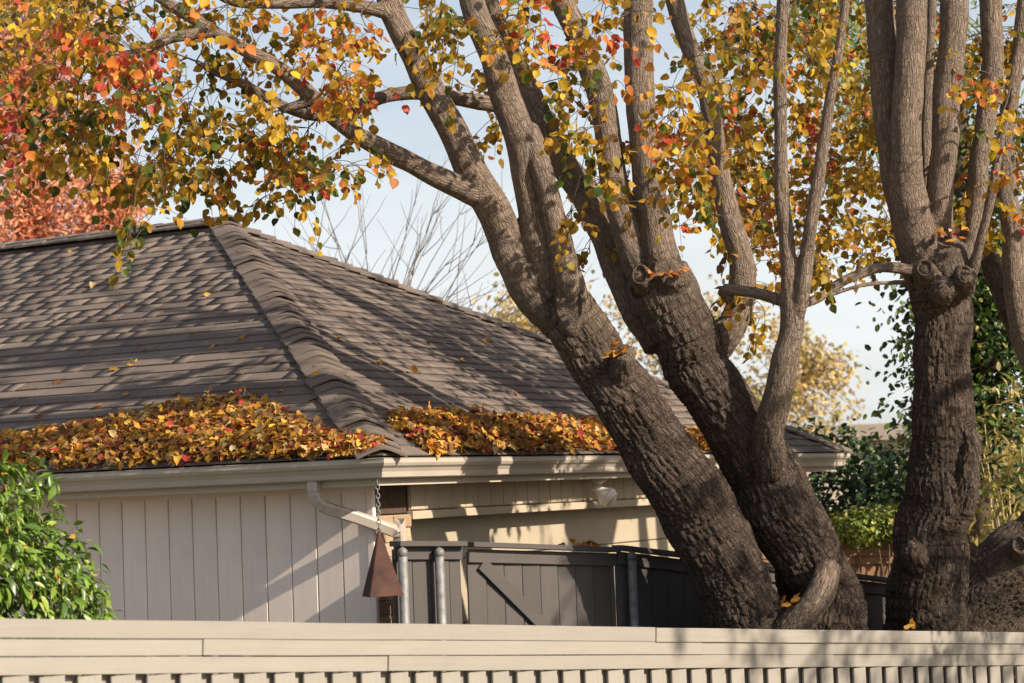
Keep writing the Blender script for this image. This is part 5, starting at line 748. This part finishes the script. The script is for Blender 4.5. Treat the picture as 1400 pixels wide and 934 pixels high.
# saw-cut scars: a callus ring round a smooth plate, set on the trunks
def scar(parent, p, nrm, rx, rz, col):
    """oval wound: rolled bark lip round a dished, paler plate"""
    p = Vector(p) - parent.location; nrm = Vector(nrm).normalized(); ex = nrm.cross(Vector((0, 0, 1))).normalized(); ez = ex.cross(nrm); ez = -ez if ez.z < 0 else ez
    prof = [(1.32, -0.04), (1.22, -0.004), (1.08, 0.012), (0.95, 0.008), (0.84, -0.006), (0.5, -0.010), (0.18, -0.012)]; n = 26; V = []; T = []; rgs = random.Random(int(p.z * 1e4))
    for k, (rr, hh) in enumerate(prof):
        for j in range(n):
            a = 2 * math.pi * j / n; jit = 1 + 0.05 * math.sin(3 * a + k) + rgs.uniform(-0.05, 0.05); V.append(p + ex * (math.cos(a) * rr * rx * jit) + ez * (math.sin(a) * rr * rz * jit) + nrm * (hh + rgs.uniform(-.002, .002)))
    for k in range(len(prof) - 1):
        for j in range(n): T.append((k * n + j, k * n + (j + 1) % n, (k + 1) * n + (j + 1) % n, (k + 1) * n + j))
    V.append(p - nrm * 0.012); c = len(V) - 1; b = (len(prof) - 1) * n; me = bpy.data.meshes.new('branch_scar'); me.from_pydata(V, [], T + [(b + j, b + (j + 1) % n, c) for j in range(n)])
    me.polygons.foreach_set('use_smooth', np.ones(len(me.polygons), bool)); nv = len(V); me.attributes.new('age', 'FLOAT', 'POINT').data.foreach_set('value', [0.55] * nv)
    me.attributes.new('bark', 'FLOAT_VECTOR', 'POINT').data.foreach_set('vector', np.array([tuple(v) for v in V], np.float32).ravel()); link('branch_scar', me, M['bark'], parent)
TR = {o.name: o for o in COL.objects if o.parent is None}
for tree, p, nrm, rx, rz in SCARS: scar(TR[tree], p, nrm, rx, rz, None)
# ------------------------------------------------------------------ leaves on the roof
def roof_point(side, s, v, h):
    if side == 0: return HM @ Vector((v / SL, s, HE + v / SL * KS) ) + (HM.to_3x3() @ (Vector((-KS, 0, 1)) / SL)) * h
    return HM @ Vector((s, v / SL, HE + v / SL * KS)) + (HM.to_3x3() @ (Vector((0, -KS, 1)) / SL)) * h
def dry_colors(n, rg):
    cols = np.array([(0.52, 0.27, 0.045), (0.60, 0.37, 0.06), (0.50, 0.19, 0.045), (0.40, 0.05, 0.045), (0.24, 0.115, 0.05), (0.33, 0.19, 0.09), (0.62, 0.46, 0.20)]) * 0.95; c = cols[rg.choice(7, n, p=[.29, .18, .20, .06, .12, .09, .06])]
    return np.clip(c * np.exp(rg.normal(0, 0.2, (n, 1))), .01, .85)
def leaf_pile(side, prof, n, label, seed, thick):
    rg = np.random.default_rng(seed); xs, vm = zip(*prof); pts = []; hs = []
    while len(pts) < n:
        s = rg.uniform(xs[0], xs[-1]); vmax = np.interp(s, xs, vm) * (1 + 0.18 * noise.noise((s * 5, seed, 0)))
        v = rg.uniform(0.0, 1.0) * (vmax + 0.02) - 0.02
        if rg.random() > 0.25 + 0.9 * (1 - abs(v / max(vmax, .01)) ** 3): continue
        lum = 0.5 + 0.5 * noise.noise((s * 4, v * 5, seed)); top = thick * (1 - (max(v, 0) / vmax) ** 2 * 0.85) * (0.45 + lum) * min(1, vmax / 0.35); h = top * rg.random() ** 0.45 + 0.012
        pts.append(roof_point(side, s, v + 0.05, h if v > 0.06 else h * 0.6 + 0.008)); hs.append(h)
    pos = np.array([tuple(p) for p in pts]); nup = np.array(HM.to_3x3() @ (Vector((-KS, 0, 1)) if side == 0 else Vector((0, -KS, 1))).normalized())
    nr = nup + rg.normal(0, 0.42, (n, 3)); dr = rg.normal(0, 1, (n, 3)); dr -= (dr * nr).sum(1)[:, None] / (nr * nr).sum(1)[:, None] * nr; sc_ = rg.uniform(0.034, 0.070, n); Mx = orient(dr, nr, sc_)
    root = empty('leaf_pile', tuple(roof_point(side, (xs[0] + xs[-1]) / 2, 0.2, 0))); tag(root, label, 'leaf pile')
    build_leaves(root, CURL, S_CURL, rg.integers(0, 4, n), Mx, pos, dry_colors(n, rg), M['dry_leaf'], 150, 'leaf_mass', prefer=np.array(hs) * 25)
leaf_pile(0, [(0.10, 0.16), (0.35, 0.24), (0.7, 0.36), (1.1, 0.66), (1.5, 0.92), (1.8, 1.10), (2.1, 1.08), (2.5, 0.90), (2.9, 0.74), (3.4, 0.62), (4.2, 0.5), (5.2, 0.45)], 7500, 'broad mound of fallen autumn leaves on the left roof slope above the gutter', 21, 0.105)
leaf_pile(1, [(0.62, 0.16), (0.85, 0.55), (1.1, 0.68), (2.0, 0.66), (3.0, 0.62), (4.2, 0.58), (5.2, 0.45), (6.0, 0.3), (6.6, 0.1)], 6000, 'thick bank of orange fallen leaves along the garage side gutter', 22, 0.105)
rg = np.random.default_rng(8)
ORD = ['leftmost', 'second', 'third', 'fourth', 'fifth', 'sixth', 'seventh', 'eighth', 'ninth', 'tenth', 'eleventh', 'twelfth', 'thirteenth', 'fourteenth', 'fifteenth', 'sixteenth', 'seventeenth', 'eighteenth', 'nineteenth', 'twentieth', 'twenty-first', 'twenty-second', 'twenty-third', 'twenty-fourth', 'twenty-fifth']
def across(side, s, v):
    d_ = roof_point(side, s, v, 0) - EYE; return d_.dot(_R) / d_.dot(_f)
RANK = {}
for sd in (0, 1):
    for i_, q_ in enumerate(sorted([q for q in SCATTER if q[0] == sd], key=lambda q: across(*q))): RANK[q_] = i_
for side, s, v in SCATTER:
    hh = 0.022; p = roof_point(side, s, v, hh); nup = np.array(HM.to_3x3() @ (Vector((-KS, 0, 1)) if side == 0 else Vector((0, -KS, 1))).normalized()); nr = (nup + rg.normal(0, .25, 3))[None]; dr = rg.normal(0, 1, (1, 3)); dr -= (dr * nr).sum() / (nr * nr).sum() * nr
    m = orient(dr, nr, np.array([rg.uniform(0.06, 0.085)]))[0]; o = bpy.data.objects.new('fallen_leaf', S_CURL[int(rg.integers(0, 4))]); COL.objects.link(o)
    o.matrix_basis = Matrix(((m[0, 0], m[0, 1], m[0, 2], p[0]), (m[1, 0], m[1, 1], m[1, 2], p[1]), (m[2, 0], m[2, 1], m[2, 2], p[2]), (0, 0, 0, 1))); o.color = (*[float(c) for c in dry_colors(1, rg)[0]], 1)
    where = 'left roof slope' if side == 0 else 'garage side roof slope'; k = RANK[(side, s, v)]
    tag(o, ('leftmost loose fallen leaf on the %s' % where) if k == 0 else '%s loose fallen leaf from the left on the %s' % (ORD[k], where), 'leaf', 'loose leaves on the ' + where)
# leaf caught on the cap of the front fence, leaves on the gate's cap, leaves in the hollows of the trunks
def rest_leaf(p, label, col, sc_=0.085, up=0.3, group=None):
    nr = np.array([[rg.normal(0, .3), -0.5 + rg.normal(0, .2), 1.0]]); dr = np.array([[rg.normal(0, 1), rg.normal(0, .4), up]]); m = orient(dr, nr, np.array([sc_]))[0]; o = bpy.data.objects.new('fallen_leaf', S_CURL[int(rg.integers(0, 4))]); COL.objects.link(o)
    o.matrix_basis = Matrix(((m[0, 0], m[0, 1], m[0, 2], p[0]), (m[1, 0], m[1, 1], m[1, 2], p[1]), (m[2, 0], m[2, 1], m[2, 2], p[2]), (0, 0, 0, 1))); o.color = (*col, 1); tag(o, label, 'leaf', group)
fpw = lambda s, dz, o_: F0 + FT_ * s + UP * dz + FN * o_
S_LEAF = 6.95
rest_leaf(fpw(S_LEAF, 0.008, 0.03), 'pale orange curled leaf caught on top of the cream fence', (0.72, 0.42, 0.12), 0.09, 0.2); rest_leaf(fpw(S_LEAF + 0.09, 0.010, 0.035), 'deep yellow leaf with upturned stalk on the cream fence top', (0.75, 0.40, 0.05), 0.085, 0.5)
def leaf_clump(label, pts, tint):
    """a small heap of leaves caught together"""
    root = empty('leaf_clump', pts[0]); tag(root, label, 'leaf clump')
    for p in pts:
        nr = np.array([[rg.normal(0, .3), -0.5 + rg.normal(0, .2), 1.0]]); dr = np.array([[rg.normal(0, 1), rg.normal(0, .4), 0.15]]); m = orient(dr, nr, np.array([rg.uniform(.06, .08)]))[0]; o = bpy.data.objects.new('leaf', S_CURL[int(rg.integers(0, 4))]); COL.objects.link(o); o.parent = root; q = Vector(p) - root.location
        o.matrix_basis = Matrix(((m[0, 0], m[0, 1], m[0, 2], q[0]), (m[1, 0], m[1, 1], m[1, 2], q[1]), (m[2, 0], m[2, 1], m[2, 2], q[2]), (0, 0, 0, 1))); o.color = (*[float(c) for c in np.clip(dry_colors(1, rg)[0] * np.array(tint), 0, .9)], 1)
leaf_clump('small heap of dry brown leaves on the cap of the gate', [g0 + (g1 - g0) * rg.uniform(0.66, 0.86) + UP * (0.006 + 0.014 * rg.random()) + Vector((rg.normal(0, .02), -0.02, 0)) for q in range(11)], (.9, .8, .8))
for nm, pts in HOLLOWS:
    leaf_clump(nm, [Vector(p) + Vector((rg.normal(0, .035), rg.normal(0, .03), rg.normal(0, .016))) for p in pts for j in range(5)], (.95, .8, .8))
# ------------------------------------------------------------------ shrubs
def shell_points(n, c, r, rg, inner=0.55, zmin=-1.0):
    P = []; N = []
    while len(P) < n:
        d = rg.normal(0, 1, 3); d /= np.linalg.norm(d)
        if d[2] < zmin: continue
        bulge = 1 + 0.22 * noise.noise((d[0] * 2.2 + c[0], d[1] * 2.2, d[2] * 2.2)) + 0.10 * noise.noise((d[0] * 6, d[1] * 6 + c[1], d[2] * 6)); q = inner + (1 - inner) * rg.random() ** 0.5; P.append(np.array(c) + d * np.array(r) * bulge * q); N.append(d)
    return np.array(P), np.array(N)
def shrub(name, label, cat, c, r, n, shapes, singles, smin, smax, cols, probs, mat, seed, nsingle=0, droop=0.5, zmin=-0.5, inner=0.5, stems=14, group=None, mass='foliage', stemmat=None):
    rg = np.random.default_rng(seed); base = (c[0], c[1], ground_z(c[0], c[1])); root = empty(name, base); tag(root, label, cat, group); P, N = shell_points(n, c, r, rg, inner, zmin)
    dirs = N * 0.7 + rg.normal(0, 0.55, (n, 3)) + np.array([0, 0, -droop]); nr = N * 0.6 + rg.normal(0, 0.4, (n, 3)) + np.array([0, 0, 0.8]); sc_ = rg.uniform(smin, smax, n); Mx = orient(dirs, nr, sc_)
    col = np.array(cols)[rg.choice(len(cols), n, p=probs)] * np.exp(rg.normal(0, .22, (n, 1))); build_leaves(root, shapes, singles, rg.integers(0, len(shapes), n), Mx, P, col, mat, nsingle, mass)
    tb = Tubes(); b = np.array(base)
    for q in range(stems):
        tip = P[rg.integers(0, n)]; mid = b * 0.45 + tip * 0.55 + rg.normal(0, 0.08, 3); s0 = b + np.array([rg.normal(0, 0.08) * r[0], rg.normal(0, 0.08) * r[1], 0]); pp, rr = catmull([s0, mid, tip], [0.022, 0.012, 0.004], 0.15); tb.add(pp, rr, 6)
    me = tb.mesh('stems'); me.transform(Matrix.Translation(-Vector(base))); o = link('stems', me, stemmat or M['twig'], root); o['kind'] = 'stuff'
    return root
shrub('laurel_bush', 'bright green glossy-leaved bush standing at the left house wall', 'bush', (-3.24, 10.75, 0.80), (1.08, 0.66, 1.24), 19000, LANCE, S_LANCE, 0.045, 0.098, [(0.13, 0.22, 0.030), (0.18, 0.29, 0.040), (0.07, 0.13, 0.024), (0.26, 0.33, 0.055), (0.38, 0.23, 0.06)], [.34, .26, .22, .15, .03], M['laurel'], 31, 280, 0.75, -0.9, 0.72, 24)
DG = [(0.028, 0.055, 0.02), (0.04, 0.075, 0.025), (0.06, 0.10, 0.03), (0.10, 0.14, 0.035)]
shrub('hedge_shrub', 'dark green shrub behind the far end of the garage', 'shrub', (3.35, 22.9, 0.55), (1.3, 0.9, 1.62), 11000, OVAL, None, 0.06, 0.11, DG, [.4, .35, .18, .07], M['dark_leaf'], 32, 0, 0.3, -0.9, 0.45, 30)
shrub('hedge_shrub', 'dark green shrub behind the right-hand trunk', 'shrub', (4.55, 21.6, 0.65), (1.25, 0.9, 1.55), 9000, OVAL, None, 0.06, 0.11, DG, [.4, .35, .18, .07], M['dark_leaf'], 33, 0, 0.3, -0.9, 0.45, 30)
shrub('ivy_mound', 'yellow-green ivy spilling over the brown fence', 'ivy', (3.22, 19.0, 1.16), (0.46, 0.26, 0.19), 1300, OVAL, None, 0.035, 0.07, [(0.18, 0.25, 0.04), (0.28, 0.30, 0.06), (0.10, 0.16, 0.03), (0.40, 0.34, 0.12)], [.4, .25, .25, .1], M['laurel'], 34, 0, 0.4, -0.9, 0.35, 10)
shrub('dry_shrub', 'straw-yellow twiggy shrub beside the right-hand trunk', 'shrub', (4.12, 17.0, 1.25), (0.55, 0.45, 1.15), 1100, LANCE, None, 0.06, 0.13, [(0.48, 0.38, 0.12), (0.55, 0.46, 0.20), (0.30, 0.30, 0.08), (0.18, 0.22, 0.05)], [.35, .3, .2, .15], M['leaf'], 35, 0, 0.2, -0.95, 0.2, 46, stemmat=mat_plain('straw_stem', (0.42, 0.34, 0.17), 0.8, 0.3, 10, 0, 0))
# brown picket fence behind, ivy on it
bf = empty('brown_fence', (2.4, 19.3, ground_z(2.4, 19.3))); tag(bf, 'weathered brown wooden fence glimpsed between the two tree trunks', 'fence'); bo = bf.location
b0_ = Vector((1.6, 19.25, 1.02)); b1_ = Vector((5.2, 19.1, 0.98)); tt_ = (b1_ - b0_).normalized(); bn = Vector((tt_.y, -tt_.x, 0)).normalized()
for q, dzz in enumerate((-0.03, -0.10, -0.17)): board('rail', b0_ + UP * dzz + bn * (0.05 - 0.012 * q) - bo, b1_ + UP * dzz + bn * (0.05 - 0.012 * q) - bo, 0.03, 0.062, M['brown_fence'], bf, wob=0.002)
pk_ = [board_mesh(1.6, 0.018, 0.128, 0.003) for q in range(2)]; s = 0.07
while s < (b1_ - b0_).length - 0.05:
    link('picket', rs.choice(pk_), M['brown_fence'], bf, frame_mat(b0_ + tt_ * s + UP * -0.19 + bn * rs.uniform(0, .006) - bo, Vector((0, 0, -1)), bn, tt_)); s += 0.137
# ------------------------------------------------------------------ background trees
def far_tree(name, label, base, limbs, crowns, n, shapes, smin, smax, cols, probs, mat, seed, droop=0.5, inner=0.1, twmat=None, twigs=60, hang=0.0):
    rg = np.random.default_rng(seed); root = empty(name, base); tag(root, label, 'tree'); tb = Tubes(); tips = []
    for L in limbs:
        P, R = catmull([p[:3] for p in L], [p[3] for p in L], 0.3); tb.add(P, R, 8); tips += list(P)
    tips = np.array(tips); me = tb.mesh('trunk'); me.transform(Matrix.Translation(-Vector(base))); link('trunk', me, twmat or M['twig'], root)
    tw = Tubes(); Ps = []; Ns = []; tot = sum(c[2] for c in crowns)
    for c, r, wgt in crowns:
        m = int(n * wgt / tot); k = int(twigs * wgt / tot)
        ends, _ = shell_points(max(k, 3), c, r, rg, 0.3)
        for e_ in ends:
            s = tips[np.argmin(np.linalg.norm(tips - e_, axis=1) + 0.4 * np.maximum(0, tips[:, 2] - e_[2]))]; mid = (s + e_) / 2 + rg.normal(0, 0.12, 3) + np.array([0, 0, 0.1 * np.linalg.norm(e_ - s)]); pp, rr = catmull([s, mid, e_], [0.02, 0.011, 0.004], 0.2); tw.add(pp, rr, 4)
            q = max(1, m // max(k, 1)); tpar = rg.uniform(0.35, 1.12, q); j = np.clip((tpar * (len(pp) - 1)).astype(int), 0, len(pp) - 1); Ps.append(pp[j] + rg.normal(0, 0.16, (q, 3)) + np.array([0, 0, -1]) * (rg.random(q) * hang)[:, None]); Ns.append(np.repeat((e_ - s)[None] / (np.linalg.norm(e_ - s) + 1e-6), q, 0))
    P = np.concatenate(Ps); N = np.concatenate(Ns); n = len(P); dirs = N * 0.4 + rg.normal(0, 0.5, (n, 3)) + np.array([0, 0, -droop]); nr = rg.normal(0, 1, (n, 3)) + np.array([0, 0, .4]); Mx = orient(dirs, nr, rg.uniform(smin, smax, n))
    col = np.array(cols)[rg.choice(len(cols), n, p=probs)] * np.exp(rg.normal(0, .2, (n, 1))); me = tw.mesh('twigs'); me.transform(Matrix.Translation(-Vector(base))); o = link('twigs', me, twmat or M['twig'], root); o['kind'] = 'stuff'
    if smax > 0: build_leaves(root, shapes, None, rg.integers(0, len(shapes), n), Mx, P, col, mat, 0, 'crown')
    return root
far_tree('red_tree', 'red-leaved tree rising behind the left end of the roof', (-6.6, 28.0, -0.6), [[(-6.6, 28, -0.6, .22), (-6.5, 28, 2, .18), (-6.6, 28, 4.5, .12), (-6.4, 28, 7.5, .05)], [(-6.5, 28, 2.5, .10), (-5.6, 27.8, 4, .07), (-5.2, 27.8, 5.6, .03)], [(-6.5, 28, 3, .10), (-7.6, 28, 5, .06), (-7.9, 28, 7, .03)]],
         [((-6.3, 28, 6.3), (1.25, 1.1, 1.5), 6), ((-5.75, 27.8, 5.35), (0.55, .6, .75), 2.2), ((-5.3, 27.9, 6.0), (0.38, .5, .55), 0.9), ((-6.9, 28, 4.9), (1.1, 1, .9), 3), ((-6.4, 28, 8.3), (1.5, 1.3, 1.6), 4), ((-8, 28.2, 6.4), (1., 1, 1.6), 2)], 20000, NEEDLE + LANCE, 0.07, 0.13, [(0.85, 0.38, 0.20), (0.90, 0.48, 0.28), (0.74, 0.26, 0.13), (0.90, 0.60, 0.36), (0.50, 0.18, 0.09)], [.32, .26, .2, .12, .1], M['leaf'], 41, 0.45, twigs=380, hang=0.12)
pale = [(0.62, 0.47, 0.22), (0.70, 0.56, 0.32), (0.50, 0.40, 0.15), (0.42, 0.42, 0.12)]
far_tree('pale_tree', 'hazy pale yellow tree far behind, seen between the trunks of the leaning tree', (3.2, 40, -0.6), [[(3.2, 40, -.6, .3), (3.2, 40, 2, .22), (3.3, 40, 4.2, .1)], [(3.2, 40, 1.5, .16), (1.6, 40, 3, .1), (0.2, 40, 4.2, .04)], [(3.2, 40, 1.5, .16), (5, 40, 3, .1), (6.2, 40, 3.8, .04)]],
         [((2.4, 40, 4.4), (1.8, 1.5, 1.4), 5), ((0.3, 40, 4.3), (1.4, 1.2, 1.45), 4.5), ((4.4, 40, 3.9), (1.6, 1.3, 1.5), 4.5), ((5.9, 40, 3.1), (0.9, 1, 1.1), 1.6), ((2.6, 40, 2.4), (3.2, 1.2, 1.1), 3)], 10500, OVAL, 0.07, 0.15, pale, [.4, .3, .2, .1], M['leaf'], 42, 0.3, twigs=700, twmat=mat_plain('pale_twig_bark', (0.36, 0.29, 0.22), 0.8, 0.2, 10, 0, 0))
far_tree('evergreen_tree', 'light green evergreen tree high behind the right-hand trunks', (4.72, 22.5, -1.4), [[(4.72, 22.5, -1.4, .2), (4.66, 22.5, 3, .16), (4.2, 22.4, 6, .12), (3.8, 22.3, 9, .05)], [(4.1, 22.4, 5, .06), (3.7, 22, 6.0, .04), (3.4, 21.9, 6.6, .02)]],
         [((3.55, 21.9, 6.5), (.42, .6, .42), 2.2), ((3.9, 22.0, 5.7), (.35, .5, .7), 1.6), ((3.7, 22.2, 8.2), (1.0, 1, 1.1), 2), ((5.2, 22.6, 6.6), (.9, .8, 1.4), 2)], 5200, NEEDLE, 0.08, 0.16, [(0.16, 0.26, 0.06), (0.24, 0.34, 0.08), (0.34, 0.42, 0.14)], [.4, .4, .2], M['leaf'], 43, 0.7, twigs=110, hang=0.2)
far_tree('ivy_clad_tree', 'dark ivy-covered trunk behind the upright right-hand tree', (4.25, 18.9, -1.5), [[(4.25, 18.9, -1.5, .2), (4.2, 18.9, 1.5, .17), (4.15, 18.9, 3.6, .12), (4.2, 18.9, 5.2, .05)]],
         [((4.05, 18.8, 3.2), (.62, .45, .75), 3), ((4.35, 18.8, 2.3), (.5, .4, .8), 3), ((3.62, 18.8, 2.55), (.20, .3, .75), 1.1), ((4.6, 18.9, 3.4), (.35, .4, .8), 1.5), ((4.4, 18.9, 4.6), (.6, .5, .8), 1.4)], 9000, OVAL, 0.05, 0.085, [(0.035, 0.065, 0.02), (0.055, 0.10, 0.025), (0.10, 0.18, 0.03), (0.22, 0.20, 0.05)], [.38, .34, .2, .08], M['dark_leaf'], 44, 0.6, twigs=240, hang=0.15)
# leafless tree behind the roof: long arching shoots
rg = np.random.default_rng(9); bb = (-1.7, 24.0, -0.6); bt = empty('bare_tree', bb); tag(bt, 'leafless tree with thin arching shoots behind the roof', 'tree'); tb = Tubes(); tw = Tubes()
P, R = catmull([(-1.7, 24, -.6), (-1.65, 24, 1.2), (-1.6, 24, 2.7)], [.12, .1, .07], .2); tb.add(P, R, 10); me = tb.mesh('trunk'); me.transform(Matrix.Translation(-Vector(bb))); link('trunk', me, M['grey_twig'], bt)
for q in range(46):
    s = np.array([-1.6 + rg.normal(0, .22), 24 + rg.normal(0, .2), 2.6 + rg.normal(0, .2)]); a = rg.uniform(-0.95, 0.95) * (1 if rg.random() < .7 else .5); ln = rg.uniform(1.3, 2.9); d = np.array([math.sin(a), rg.normal(0, .25), math.cos(a)]); u = np.linspace(0, 1, 10); bend = np.array([math.copysign(rg.uniform(0, .5), a), 0, -0.22 * abs(a)])
    pts = s + d * ln * u[:, None] + bend * (u ** 2)[:, None] * ln * .5 + np.cumsum(rg.normal(0, .012, (10, 3)), 0); tw.add(pts, np.linspace(.010, .003, 10), 5)
    for j in range(rg.integers(3, 7)):
        i = rg.integers(2, 9); dd = d + rg.normal(0, .55, 3); dd /= np.linalg.norm(dd); l2 = rg.uniform(.3, .9); v = np.linspace(0, 1, 6); tw.add(pts[i] + dd * l2 * v[:, None] + np.array([0, 0, .12]) * (v ** 2)[:, None] + np.cumsum(rg.normal(0, .01, (6, 3)), 0), np.linspace(.0055, .0022, 6), 4)
me = tw.mesh('shoots'); me.transform(Matrix.Translation(-Vector(bb))); o = link('shoots', me, M['grey_twig'], bt); o['kind'] = 'stuff'
# ------------------------------------------------------------------ neighbouring house far behind on the right
nh = empty('neighbour_house', (7.2, 45.2, -1.6)); tag(nh, 'low tan flat-roofed house in the distance between the trunks', 'house')
block('wall', -3.2, 0.0, 0.0, 3.2, 6.0, 3.95, M['trim'], nh); block('roof', -3.5, -0.35, 3.953, 3.5, 6.3, 4.33, mat_plain('grey_roof_edge', (0.26, 0.23, 0.20), 0.8, .15), nh, 0.02)
wd = block('window', -1.2, -0.03, 1.2, 0.4, 0.05, 2.4, M['trim'], nh, 0.01); block('pane', -0.7, -0.042, -0.5, 0.7, 0.0, 0.5, mat_plain('dark_glass', (0.03, 0.035, 0.04), 0.1, .1, 3, 0, 0), wd)
# far woodland edge low on the horizon
rg = np.random.default_rng(51); n = 9000; P = np.stack([rg.uniform(-70, 90, n), rg.uniform(88, 100, n), -1.4 + 3.9 * rg.random(n) ** 1.3], 1); P[:, 2] *= 1 + 0.25 * np.sin(P[:, 0] * 0.35) * np.sin(P[:, 0] * 0.13)
me = leaf_mesh('far_woods', OVAL, rg.integers(0, 3, n), orient(rg.normal(0, 1, (n, 3)), rg.normal(0, 1, (n, 3)), rg.uniform(0.5, 1.1, n)), P, np.array(DG)[rg.choice(4, n)] * 1.5); tag(link('far_woods', me, M['dark_leaf']), 'low line of distant woods on the horizon', 'woods', kind='stuff')
